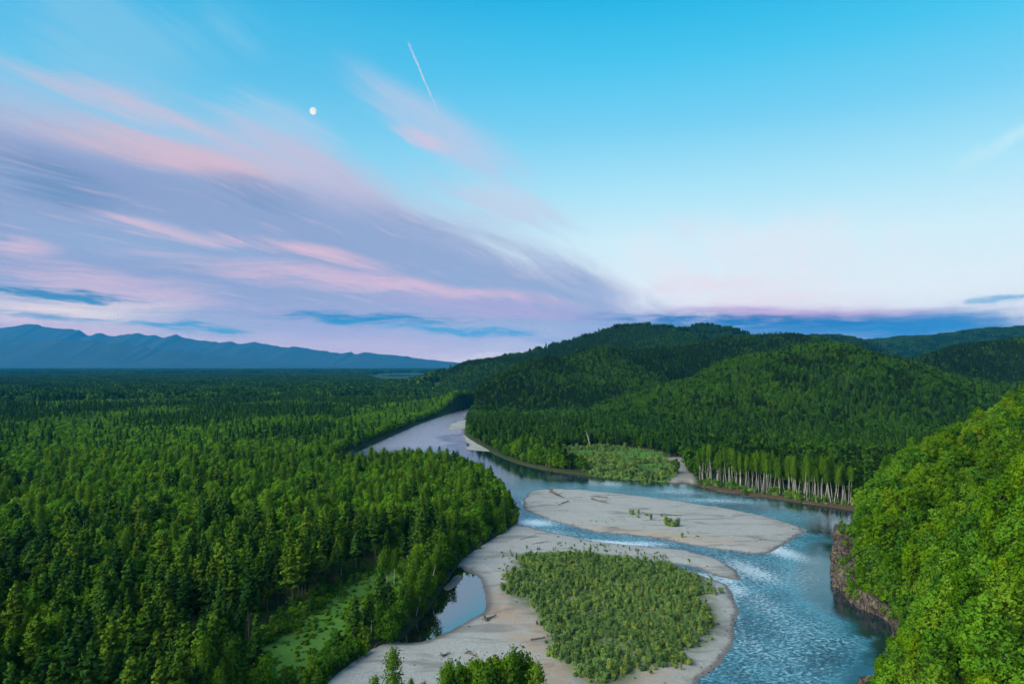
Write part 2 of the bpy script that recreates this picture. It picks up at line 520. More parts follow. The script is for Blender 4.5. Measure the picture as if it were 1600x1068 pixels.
def mat_rock(name, c0, c1, scale=0.25):
    m, N, out = new_mat(name)
    P = pos(N)
    a = N.noise(P, scale, 7, 0.7, 0.8)
    b = N.noise(P, scale * 5, 5, 0.7)
    sp = N.sep(P)
    crk = N.n('ShaderNodeTexVoronoi', feature='DISTANCE_TO_EDGE')
    N.put(crk.inputs['Vector'], N.vm('ADD', N.xyz(sp[0], sp[1], N.m('MULTIPLY', sp[2], 0.45)), N.vm('MULTIPLY', N.noise(P, .6, 4, .6, out=1), (1.6, 1.6, 1.6))))
    crk.inputs['Scale'].default_value = 0.55
    ck = N.smooth(crk.outputs['Distance'], 0.0, 0.10)
    c = N.mix(N.smooth(a, 0.35, 0.65), c0, c1)
    c = N.mix(N.smooth(b, 0.55, 0.75, 0, 0.5), c, tuple(0.4 * v for v in c0))
    c = N.mix(N.m('MULTIPLY', N.m('SUBTRACT', 1.0, ck), 0.7), c, tuple(0.3 * v for v in c0))
    moss = N.smooth(N.noise(P, 0.35, 4, 0.7), 0.60, 0.74)
    c = N.mix(N.m('MULTIPLY', moss, 0.7), c, (0.03, 0.06, 0.012))
    principled(N, out, c, 0.95, 0.15, N.m('ADD', N.m('ADD', a, N.m('MULTIPLY', b, 0.4)), N.m('MULTIPLY', ck, 0.4)), 1.0, 1.2)
    return m

def mat_mountain():
    m, N, out = new_mat('distant mountain forest and rock')
    P = pos(N)
    a = N.noise(P, 0.0012, 6, 0.65)
    principled(N, out, N.mix(a, (0.02, 0.035, 0.03), (0.05, 0.06, 0.05)), 1.0, 0.0)
    return m

M_GROUND, M_GRAVEL = mat_ground(), mat_gravel()
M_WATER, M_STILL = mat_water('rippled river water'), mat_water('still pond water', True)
M_ROCK = mat_rock('brown river cliff rock', (0.050, 0.042, 0.034), (0.155, 0.128, 0.102))

# ================================================================== plan of the valley (surveyed shorelines)
RIVER_LEFT = [(380, 1150), (450, 1115), (505, 1072), (545, 1040), (585, 1012), (622, 1003), (640, 982), (664, 957), (680, 932), (697, 905),
              (714, 882), (745, 858), (775, 840), (803, 824), (810, 800), (785, 773), (752, 748), (710, 732), (660, 729), (610, 732),
              (560, 737), (522, 739), (508, 727), (522, 714), (550, 706), (597, 686), (650, 662), (700, 645.5), (725, 637.5), (740, 633.5), (746, 631.5)]
RIVER_RIGHT = [(757, 631), (752, 636), (738, 646), (727, 656), (727, 670), (726, 682), (758, 701), (790, 718), (850, 734), (920, 743),
               (1000, 750), (1045, 753), (1085, 753), (1100, 763), (1180, 774), (1250, 785), (1330, 796), (1345, 801)]
RIGHT_BANK_W = [(168, 332), (137, 290), (124, 264), (120.5, 256), (118, 247), (115.5, 236), (116, 229), (120, 219), (117, 208),
                (106, 193), (90, 174), (75, 153), (60, 130), (44, 100), (28, 60), (10, 10), (-60, 10), (-75, 90)]
CORRIDOR = chaikin(np.array([ground_pt(*p) for p in RIVER_LEFT + RIVER_RIGHT] + RIGHT_BANK_W), 2)
BAR_MID = poly_px([(815, 783), (825, 768), (855, 763), (905, 764), (960, 770), (1050, 780), (1150, 796), (1225, 813), (1264, 828), (1240, 841),
                   (1213, 858), (1189, 868), (1150, 863), (1080, 851), (1000, 837), (930, 832), (885, 820), (840, 806), (818, 796)])
BAR_MAIN = poly_px([(380, 1180), (470, 1075), (520, 1030), (570, 1000), (610, 985), (650, 945), (672, 915), (690, 880), (730, 850), (770, 828), (800, 815),
                    (830, 824), (880, 836), (940, 847), (1000, 852.5), (1040, 855), (1085, 861), (1120, 872), (1142, 886), (1162, 906), (1140, 904),
                    (1112, 897), (1128, 906), (1146, 922), (1153, 955), (1152, 985), (1133, 1025), (1090, 1068), (1060, 1100), (1000, 1160), (900, 1240), (600, 1240)])
SPIT_CUT = poly_px([(1048, 880), (1075, 884), (1108, 896), (1140, 908), (1146, 916), (1120, 906), (1085, 893)], 1)
POND = poly_px([(735, 893), (756, 912), (761, 940), (752, 962), (728, 972), (700, 988), (672, 1001), (640, 1006), (618, 1004), (632, 985), (655, 962), (672, 935),
                (690, 912), (702, 890), (720, 884)])
POND_SPIT = poly_px([(698, 920), (712, 900), (722, 899), (716, 910), (704, 922)], 1)
BAR_FAR_A = poly_px([(696, 672.5), (702, 663), (716, 657.5), (735, 654), (740, 668), (728, 669)], 1)
BAR_FAR_B = poly_px([(723, 680), (728, 676), (775, 690), (775, 705), (757, 705), (735, 703), (722, 700), (736, 695), (725, 689)], 1)
ISLAND = poly_px([(800, 872), (850, 864), (900, 863), (965, 868), (1040, 880), (1085, 903), (1120, 935), (1135, 968), (1128, 1000), (1100, 1022), (1070, 1036),
                  (1010, 1042), (1000, 1075), (940, 1090), (895, 1068), (868, 1035), (850, 1010), (853, 990), (820, 958), (782, 935), (788, 905)])
CLEARING = poly_px([(330, 1085), (400, 1015), (470, 962), (540, 915), (600, 890), (660, 905), (640, 950), (560, 1000), (500, 1060), (470, 1100)])
MEADOW = poly_px([(868, 706), (905, 700), (960, 700), (1030, 708), (1055, 728), (1054, 757), (990, 755), (935, 748), (910, 735), (880, 724)])
INLET = poly_px([(1036, 720), (1060, 716), (1078, 722), (1070, 735), (1088, 750), (1083, 760), (1042, 758), (1046, 752), (1062, 744)], 1)

# ------------------------------------------------------------------ hills: ridge lines (x, y, height, half width)
def ridge_px(pts, tree=14.0):
    out = []
    for px, py, d, w in pts:
        x, y, z = px_dir(px, py)
        out.append((x / y * d, d, max(CAM_Z + z / y * d - tree, 0.5), w))
    return out

RIDGES = [
    # far hill at the river bend
    (ridge_px([(694, 606, 2300, 50), (714, 575, 2330, 120), (735, 560, 2350, 230), (800, 553.5, 2400, 480), (860, 546, 2430, 560), (900, 540.5, 2450, 600), (950, 523, 2480, 640), (1000, 507, 2500, 640),
               (1030, 510, 2530, 560), (1062, 518, 2560, 480)]), 45, 1),
    (ridge_px([(1062, 521, 2900, 500), (1100, 509, 2950, 520), (1125, 511, 2980, 500), (1150, 524, 3000, 500), (1190, 545, 3000, 400)]), 40, 2),
    # middle hill
    (ridge_px([(752, 640, 1180, 90), (785, 612, 1220, 160), (830, 573, 1280, 230), (870, 557, 1330, 270), (930, 543, 1430, 300), (1000, 541, 1520, 320),
               (1080, 537, 1600, 330), (1140, 525, 1660, 350), (1180, 518, 1700, 360), (1225, 517, 1720, 360), (1262, 522, 1740, 350), (1310, 547, 1780, 280)]), 30, 3),
    (ridge_px([(935, 548, 1420, 200), (975, 575, 1290, 190), (1000, 612, 1160, 120), (1005, 640, 1090, 70)]), 16, 9),
    (ridge_px([(860, 566, 1320, 170), (885, 600, 1200, 140), (890, 640, 1080, 70)]), 16, 13),
    # bright rounded hill in front of it
    (ridge_px([(1010, 648, 990, 90), (1060, 609, 1000, 190), (1130, 577, 1020, 250), (1200, 551, 1045, 280), (1270, 537.5, 1075, 300), (1335, 548, 1110, 300),
               (1410, 571, 1120, 280), (1490, 598, 1120, 240), (1560, 608, 1120, 200)]), 20, 4),
    (ridge_px([(1180, 560, 1030, 200), (1165, 600, 920, 150), (1130, 650, 840, 80)]), 12, 10),
    (ridge_px([(1290, 545, 1080, 220), (1310, 590, 950, 170), (1320, 650, 820, 90)]), 12, 11),
    # right-hand hills
    (ridge_px([(1380, 580, 1480, 240), (1450, 552, 1540, 300), (1525, 532, 1600, 330), (1600, 522, 1620, 340), (1720, 514, 1650, 360), (1950, 500, 1700, 420)]), 30, 5),
    (ridge_px([(1470, 645, 900, 100), (1560, 612, 940, 170), (1650, 585, 960, 220), (1800, 560, 1000, 260)]), 18, 12),
    (ridge_px([(1250, 534, 3300, 400), (1278, 524, 3300, 500), (1305, 523.5, 3320, 500), (1345, 538, 3350, 400)]), 50, 6),
    (ridge_px([(1340, 540, 4300, 700), (1390, 529, 4300, 900), (1440, 524, 4300, 1000), (1500, 521, 4300, 1000), (1545, 513, 4350, 1100), (1600, 508, 4400, 1200), (1750, 500, 4500, 1300)]), 60, 7),
]
NEAR = [
    # spur behind the cliff, rising to the right
    ([(129, 262, 21, 34), (143, 282, 21, 44), (162, 302, 20, 50), (188, 322, 22, 58), (219, 342, 31, 62), (265, 372, 42, 66), (296, 392, 50, 68), (405, 432, 84, 85), (600, 480, 130, 150)], 5, 20),
    ([(118, 222, 5, 16), (140, 236, 9, 30), (175, 255, 16, 38), (240, 280, 32, 46), (330, 310, 55, 60)], 5, 23),
    # nearer spur
    ([(84, 166, 2, 9), (98, 175, 6, 15), (110, 180, 11, 22), (119, 181, 19, 30), (139, 185, 34, 40), (170, 200, 52, 50), (260, 230, 85, 70), (420, 260, 120, 100)], 4, 21),
    # flank below the camera to the right
    ([(58, 112, 3, 18), (80, 118, 15, 40), (112, 125, 34, 60), (155, 135, 58, 80), (260, 150, 95, 120)], 5, 22),
]

def ridge_h(x, y, pts, warp, seed):
    x = np.asarray(x, float)
    if warp:
        s = warp * 6.0
        x0, y0 = x, y
        x = x0 + (fbm(x0, y0, s, 3, seed * 31) - 0.5) * 2 * warp
        y = y0 + (fbm(x0, y0, s, 3, seed * 31 + 7) - 0.5) * 2 * warp
    h = np.zeros(x.shape)
    for (ax, ay, az, aw), (bx, by, bz, bw) in zip(pts[:-1], pts[1:]):
        ex, ey = bx - ax, by - ay
        t = np.clip(((x - ax) * ex + (y - ay) * ey) / (ex * ex + ey * ey), 0, 1)
        d = np.hypot(x - ax - t * ex, y - ay - t * ey)
        w = aw + (bw - aw) * t
        z = az + (bz - az) * t
        u = np.clip(d / w, 0, 1)
        h = np.maximum(h, z * (0.72 * 0.5 * (1 + np.cos(np.pi * u)) + 0.28 * (1 - u)))
    return h

def height(x, y, sd=None):
    x = np.asarray(x, float); y = np.asarray(y, float)
    if sd is None:
        sd = -sdf(CORRIDOR, x, y)
    r = np.hypot(x, y)
    base = 1.9 + 1.4 * (fbm(x, y, 70, 3, 3) - 0.5) + np.clip((sd - 20) / 300, 0, 1) * 1.0
    H4 = np.zeros(x.shape)
    far = (r > 500) & (x > -900)
    if far.any():
        X, Y = x[far], y[far]
        acc = np.zeros(X.shape)
        for pts, warp, seed in RIDGES:
            acc += ridge_h(X, Y, pts, warp, seed) ** 5
        H4[far] += acc
    nr = (r < 900) & (x > 20)
    if nr.any():
        X, Y = x[nr], y[nr]
        acc = np.zeros(X.shape)
        for pts, warp, seed in NEAR:
            acc += ridge_h(X, Y, pts, warp, seed) ** 5
        H4[nr] += acc * np.where(sd[nr] > 0, sstep(0.0, 13, sd[nr]), 0) ** 5
    hills = H4 ** 0.2
    hills = hills * (0.94 + 0.12 * fbm(x, y, 120, 3, 40))
    z = base + hills
    bank = sstep(-4.5, 2.2, sd)
    return -2.5 + (z + 2.5) * bank

# ------------------------------------------------------------------ the ground as one sheet to the horizon
def polar(a0, a1, na, rings):
    th = np.radians(np.linspace(a0, a1, na))
    X = rings[:, None] * np.sin(th)[None, :]; Y = rings[:, None] * np.cos(th)[None, :]
    return X.ravel(), Y.ravel()

rings = [45.0]
while rings[-1] < 60000:
    r_ = rings[-1]
    rings.append(r_ * (1.0065 if r_ < 1300 else 1.014 if r_ < 6000 else 1.05))
rings = np.array(rings)
GX, GY = polar(-72, 72, 561, rings)
gsd = -sdf(CORRIDOR, GX, GY)
GZ = height(GX, GY, gsd)
gr = np.hypot(GX, GY)
grass = np.clip(sstep(-4, 6, sdf(CLEARING, GX, GY)) + sstep(-6, 8, sdf(MEADOW, GX, GY)), 0, 1)
gravel = sstep(-2, 2, sdf(INLET, GX, GY))
BANK_STRIP = poly_px([(1090, 752), (1210, 764), (1340, 782), (1352, 800), (1250, 800), (1090, 775)], 1)
sdf_strip = sstep(-2, 2, sdf(BANK_STRIP, GX, GY)) * .85
earth = np.where((GX > -40) & (gr < 1300), 0.75 * sstep(0.3, -0.8, gsd) * sstep(-3.5, -2.0, gsd) * sstep(0.3, 0.6, fbm(GX, GY, 12, 3, 88)), 0)
earth = np.maximum(np.maximum(earth, 0), sstep(7, 3, gsd) * sstep(-4, -2, gsd) * sdf_strip)
ground = mesh_obj('ground', np.stack([GX, GY, GZ], 1), grid_quads(len(rings), 561)[:, ::-1], M_GROUND,
                  attrs={'grass': grass, 'gravel': gravel, 'earth': earth, 'distance_mix': sstep(500, 1500, gr)})
tag(ground, kind='structure')

# ------------------------------------------------------------------ river
wr = np.geomspace(50, 1650, 330)
WX, WY = polar(-42, 44, 330, wr)
wsd = sdf(CORRIDOR, WX, WY)
mid_d = -sdf(BAR_MID, WX, WY); main_d = -sdf(BAR_MAIN, WX, WY)
def blob(x, y, px, py, rx, ry, ang=0):
    cx, cy = ground_pt(px, py)
    c, s = math.cos(ang), math.sin(ang)
    u = ((x - cx) * c + (y - cy) * s) / rx; v = (-(x - cx) * s + (y - cy) * c) / ry
    return np.exp(-(u * u + v * v))
foam = np.zeros(WX.shape)
for b in [(1205, 855, 9, 26, 0.3, .9), (1170, 890, 10, 22, 0.3, .75), (1190, 940, 8, 25, 0, .45), (1165, 1000, 7, 20, 0, .35), (835, 816, 12, 8, -0.4, 1.0), (880, 832, 20, 6, -0.5, .5),
          (960, 848, 24, 5, -0.3, 1.0), (1010, 848, 14, 4, -0.2, .8), (1100, 900, 10, 6, -0.6, .9), (1135, 905, 6, 8, -0.8, .8), (1060, 768, 30, 16, -0.2, .55), (1120, 782, 34, 10, -0.3, .6),
          (955, 755, 18, 14, 0, .6), (870, 745, 20, 20, 0, .35), (1205, 1010, 14, 20, 0, .25), (1250, 900, 18, 26, 0, .35), (1150, 920, 6, 12, 0, .7), (1240, 985, 14, 20, .4, .3)]:
    foam = np.maximum(foam, b[5] * blob(WX, WY, *b[:5]))
edge = np.exp(-np.maximum(np.minimum(np.abs(mid_d), np.abs(main_d)), 0) / 1.6)
foam = np.clip(np.maximum(foam, edge * 0.62 * sstep(0.25, 0.65, fbm(WX, WY, 14, 3, 77))), 0, 1)
riff = sstep(520, 330, np.hypot(WX, WY)) * (0.55 + 0.9 * (fbm(WX, WY, 40, 3, 60) - 0.3))
riff = np.maximum(riff, 0.45 * blob(WX, WY, 1040, 772, 70, 40, -0.25))
riff = np.maximum(riff, 0.30 * sstep(560, 760, np.hypot(WX, WY)))
rb_d = np.min([np.hypot(WX - a, WY - b) for a, b in chaikin(np.array([ground_pt(*p) for p in RIVER_RIGHT[5:]] + RIGHT_BANK_W[:11]), 1, closed=False)], 0)
lee = np.exp(-(rb_d / np.where(WY > 330, 33.0, np.where(WY > 205, 20.0, 10.0))) ** 4) * np.where((np.hypot(WX - 130, WY - 470) < 75), .55, 1.0)
riff = np.clip(np.maximum(riff, 0.03) * sstep(0, 7, wsd) * (1 - 0.99 * lee), 0.0, 1)
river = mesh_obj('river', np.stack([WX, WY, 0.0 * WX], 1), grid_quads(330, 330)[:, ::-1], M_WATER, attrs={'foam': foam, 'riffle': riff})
tag(river, kind='structure')

# ------------------------------------------------------------------ gravel bars
def gravel_bar(poly, step, top, slope=0.07, seed=0, pond=None, cuts=(), sandy=None, low=-0.6):
    lo, hi = poly.min(0) - 6, poly.max(0) + 6
    lo[1] = max(lo[1], 95)
    nx, ny = int((hi[0] - lo[0]) / step) + 2, int((hi[1] - lo[1]) / step) + 2
    X, Y = np.meshgrid(lo[0] + np.arange(nx) * step, lo[1] + np.arange(ny) * step)
    X, Y = X.ravel(), Y.ravel()
    wx = X + (fbm(X, Y, 9, 3, seed) - .5) * 3.0; wy = Y + (fbm(X, Y, 9, 3, seed + 5) - .5) * 4.0
    d = sdf(poly, wx, wy)
    for c in cuts:
        d = np.minimum(d, -sdf(c, wx, wy) - 0.3)
    z = np.where(d > 0, top * (1 - np.exp(-np.maximum(d, 0) * slope * 2.2 / top)), d * 0.30)
    z = z + (fbm(X, Y, 16, 4, seed + 9) - 0.5) * 0.5 * sstep(0, 8, d)
    wet = sstep(2.2, 0.9, d + (fbm(X, Y, 5, 2, seed + 30) - .5) * 1.6)
    if pond is not None:
        pd = sdf(pond, wx, wy)
        z = np.where(pd > -7, np.minimum(z, np.where(pd > 0, 0.12 - pd * 0.25, 0.12 - pd * 0.09)), z)
        if len(POND_SPIT):
            ps = sdf(POND_SPIT, wx, wy)
            z = np.where(ps > -2, np.maximum(z, 0.18 + np.minimum(ps, 2) * 0.08), z)
        wet = np.maximum(wet, sstep(-3.2, -0.5, pd) * sstep(3.0, 0.0, pd) + (pd > 0))
    wet = np.clip(wet + 0.35 * (fbm(X, Y, 6, 2, seed + 20) > 0.62) * sstep(6, 1, d), 0, 1)
    sand = np.zeros(X.shape)
    for s in (sandy or []):
        sand = np.maximum(sand, s[5] * blob(X, Y, *s[:5]))
    Q = grid_quads(ny, nx)
    keep = (z[Q] > low).any(1)
    Q = Q[keep]
    used = np.unique(Q); mp = np.full(len(X), -1); mp[used] = np.arange(len(used))
    o = mesh_obj('gravel_bar', np.stack([X, Y, z], 1)[used], mp[Q], M_GRAVEL, attrs={'wet': wet[used], 'sand': np.clip(sand, 0, 1)[used], 'scrub': (sstep(-2, 5, sdf(ISLAND, X, Y)) * .95)[used]})
    return tag(o, kind='structure')

gravel_bar(BAR_MID, 1.0, 0.9, seed=1, sandy=[(1040, 838, 40, 8, -0.42, 0.75), (960, 828, 18, 6, -0.3, 0.6)])
gravel_bar(BAR_MAIN, 0.8, 1.0, seed=2, pond=POND, cuts=[SPIT_CUT],
           sandy=[(790, 955, 9, 22, 0.4, 1.0), (840, 1000, 9, 18, 0.2, 1.0), (870, 1045, 10, 14, 0.3, 1.0), (1000, 1060, 14, 8, 0, 0.6), (830, 1060, 12, 8, 0, .7)])
gravel_bar(BAR_FAR_A, 2.0, 0.8, seed=3)
gravel_bar(BAR_FAR_B, 1.6, 0.8, seed=4)

# ------------------------------------------------------------------ still pond on the gravel
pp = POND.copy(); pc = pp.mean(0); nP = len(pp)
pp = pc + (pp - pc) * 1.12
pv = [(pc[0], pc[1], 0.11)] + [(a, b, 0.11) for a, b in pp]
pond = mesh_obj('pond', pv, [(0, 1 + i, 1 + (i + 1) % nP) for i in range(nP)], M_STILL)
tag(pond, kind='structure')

# ------------------------------------------------------------------ rock cliff at the foot of the right-hand spur
CL = np.array([(172, 333, 3), (152, 311, 6), (138, 290, 12), (129, 274, 18), (124.0, 264.5, 22), (121.5, 258, 21), (119.5, 252, 18), (118.8, 247, 12), (117.0, 243, 7), (115.8, 236, 6),
               (115.8, 230, 6.5), (117.5, 225, 6), (120.0, 219.5, 4.5), (119.0, 213, 3), (115, 206, 1.5), (108, 196, .6), (98, 184, .3)], float)
CL = chaikin(CL, 2, closed=False)
seg = np.r_[0, np.cumsum(np.hypot(np.diff(CL[:, 0]), np.diff(CL[:, 1])))]
ns, nh = 300, 60
sv = np.linspace(0, seg[-1], ns)
cx_, cy_, ch_ = (np.interp(sv, seg, CL[:, i]) for i in range(3))
tx, ty = np.gradient(cx_), np.gradient(cy_); tl = np.hypot(tx, ty); tx /= tl; ty /= tl
nx_, ny_ = ty, -tx                                     # towards the water
if nx_.mean() > 0:
    nx_, ny_ = -nx_, -ny_
V = np.linspace(0, 1, nh)
Sg, Vg = np.meshgrid(sv, V)
hh = ch_[None, :] * (0.85 + 0.4 * (fbm(Sg, Sg * 0, 9, 3, 5) - 0.3))
vert = np.clip(Vg / 0.8, 0, 1)                         # face, then the top runs back into the hill
back_ = np.clip((Vg - 0.8) / 0.2, 0, 1)
bulge = (fbm(Sg * 1.0, vert * hh * 0.8 + 40, 7, 4, 8) - 0.5) * 5.0 + (np.abs(fbm(Sg, vert * hh, 3.0, 3, 18) - 0.5)) * -5.5
bulge = bulge * np.clip(hh / 10, 0.3, 1.1)
inl = height((cx_ - nx_ * 10), (cy_ - ny_ * 10))
hh = np.minimum(hh, np.maximum(inl * 0.95, 1.2)[None, :])
off = 1.8 + bulge * (1 - 0.7 * back_) - vert * hh * 0.12 - back_ * 6.0
CXg = cx_[None, :] + nx_[None, :] * off; CYg = cy_[None, :] + ny_[None, :] * off
CZg = -1.0 + (hh + 1.0) * vert - back_ * 2.5 + (fbm(Sg, Vg * 20, 2.2, 2, 3) - .5) * 0.8
cliff = mesh_obj('cliff', np.stack([CXg.ravel(), CYg.ravel(), CZg.ravel()], 1), grid_quads(nh, ns), M_ROCK, smooth=False)
tag(cliff, kind='structure')

# ------------------------------------------------------------------ far mountains
M_MTN = mat_mountain()
def mountain_range(name, prof, dist, depth, seed, jag):
    pr = np.array([(px_dir(px, py)[0] / px_dir(px, py)[1] * dist, CAM_Z + px_dir(px, py)[2] / px_dir(px, py)[1] * dist) for px, py in prof])
    xs = np.linspace(pr[0, 0], pr[-1, 0], 900); ys = np.linspace(-1, 1, 61)
    X, Yv = np.meshgrid(xs, ys)
    hz = np.interp(X, pr[:, 0], pr[:, 1])
    hz = hz + (1 - 2 * np.abs(fbm(X, 0 * X, 620, 4, seed + 6) - 0.5) - 0.7) * 130 * np.clip(hz / 600, 0, 1)
    rg = 1 - 2 * np.abs(fbm(X, Yv * depth, 1300, 5, seed) - 0.5)
    a = np.abs(Yv)
    fall = (1 - a) ** 1.15
    Z = hz * fall * (1 - jag * (1 - rg) * np.clip(a * 5, 0, 1)) + (rg - 0.8) * 30 * np.clip(hz / 300, 0, 1) * (1 - a)
    Y = dist + Yv * depth + (fbm(X, Yv * 0, 1500, 3, seed + 3) - 0.5) * depth * 0.3 * a
    o = mesh_obj(name, np.stack([X.ravel(), Y.ravel(), Z.ravel() - 3], 1), grid_quads(61, 900), M_MTN)
    return tag(o, kind='structure')
mountain_range('mountain_range', [(-420, 530), (-200, 514), (-100, 516), (0, 511), (30, 508), (58, 506), (72, 511), (88, 514.5), (112, 513.5), (126, 517), (142, 523.5), (160, 521), (182, 524.5), (205, 522.5), (224, 520.5),
               (248, 526.5), (274, 523), (292, 527), (312, 532), (350, 533.5), (372, 536), (400, 535.5), (440, 541), (470, 543.5), (500, 548), (532, 549.5), (560, 551.5), (572, 550), (600, 551.5),
               (640, 557), (680, 561.5), (712, 566), (740, 571), (770, 578)], 22000, 3600, 11, 0.12)
mountain_range('foothill', [(-420, 540), (-200, 530), (0, 533), (60, 529), (120, 532), (180, 538), (240, 541), (290, 550), (350, 558), (430, 566), (520, 572), (600, 578)], 18000, 2000, 31, 0.15)

# ================================================================== vegetation materials
def mat_leaf(name, dark, light, tip=None, trans=0.35, patch=0.004, rnd=0.75):
    """Foliage: tint differs from tree to tree, from stand to stand and from leaf clump to leaf clump."""
    m, N, out = new_mat(name)
    oi = N.n('ShaderNodeObjectInfo')
    stand = N.noise(oi.outputs['Location'], patch, 3, 0.6)
    oc = N.n('ShaderNodeTexCoord').outputs['Object']
    clump = N.noise(oc, 0.55, 3, 0.6)
    v = N.m('MULTIPLY_ADD', oi.outputs['Random'], rnd, N.m('MULTIPLY_ADD', clump, 0.5, N.m('MULTIPLY_ADD', stand, 1.2, -0.345 - 0.5 * rnd)))
    c = N.mix(N.smooth(v, 0.0, 1.0), dark, light)
    if tip:
        c = N.mix(N.m('MULTIPLY', N.smooth(N.m('FRACT', N.m('MULTIPLY', oi.outputs['Random'], 7.31)), 0.55, 1.0), 0.8), c, tip)
    d = N.n('ShaderNodeBsdfDiffuse'); N.put(d.inputs[0], c)
    t = N.n('ShaderNodeBsdfTranslucent'); N.put(t.inputs[0], N.mix(1.0, c, (1.25, 1.15, 0.55), 'MULTIPLY'))
    mx = N.n('ShaderNodeMixShader'); mx.inputs[0].default_value = trans
    N.t.links.new(d.outputs[0], mx.inputs[1]); N.t.links.new(t.outputs[0], mx.inputs[2])
    N.t.links.new(mx.outputs[0], out.inputs['Surface'])
    return m

def mat_bark(name, c0, c1, scale=3.0, birch=False):
    m, N, out = new_mat(name)
    oc = N.n('ShaderNodeTexCoord').outputs['Object']
    a = N.noise(oc, scale, 4, 0.7)
    c = N.mix(a, c0, c1)
    if birch:
        s = N.sep(oc)
        mk = N.noise(N.xyz(N.m('MULTIPLY', s[0], 2.0), N.m('MULTIPLY', s[1], 2.0), N.m('MULTIPLY', s[2], 5.0)), 1.0, 3, 0.7)
        c = N.mix(N.smooth(mk, 0.60, 0.70), c, (0.03, 0.028, 0.025))
    principled(N, out, c, 0.9, 0.15)
    return m

L_PINE = mat_leaf('dark pine needles', (0.0123, 0.0457, 0.0088), (0.0421, 0.1095, 0.0130), None, 0.15)
L_OLIVE = mat_leaf('olive pine needles', (0.0317, 0.0804, 0.0081), (0.1021, 0.1854, 0.0131), None, 0.2)
L_LEAF = mat_leaf('green leaves', (0.0346, 0.1181, 0.0100), (0.1128, 0.2607, 0.0137), (0.1457, 0.2607, 0.0137), 0.35)
L_BRIGHT = mat_leaf('bright spring leaves', (0.0442, 0.1308, 0.0043), (0.1239, 0.2615, 0.0058), (0.1459, 0.2534, 0.0058), 0.4)
L_BIRCH = mat_leaf('light birch leaves', (0.0397, 0.1025, 0.0084), (0.0913, 0.1822, 0.0120), None, 0.35)
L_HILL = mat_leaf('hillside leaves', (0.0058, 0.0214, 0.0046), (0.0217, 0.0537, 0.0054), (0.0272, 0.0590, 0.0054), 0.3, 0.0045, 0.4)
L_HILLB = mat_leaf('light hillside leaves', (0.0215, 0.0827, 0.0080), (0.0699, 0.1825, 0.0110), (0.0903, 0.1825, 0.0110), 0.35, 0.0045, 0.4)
L_SHRUB = mat_leaf('willow leaves', (0.0732, 0.1507, 0.0502), (0.1759, 0.3013, 0.0838), (0.2491, 0.3276, 0.0604), 0.35, 0.05)
B_PINE = mat_bark('grey brown pine bark', (0.05, 0.035, 0.025), (0.16, 0.12, 0.09))
B_BIRCH = mat_bark('white birch bark', (0.32, 0.30, 0.275), (0.56, 0.53, 0.49), 2.0, True)
B_LEAF = mat_bark('grey bark', (0.06, 0.05, 0.04), (0.20, 0.18, 0.15))
B_DRIFT = mat_bark('bleached driftwood', (0.045, 0.036, 0.030), (0.17, 0.145, 0.125), 2.0)

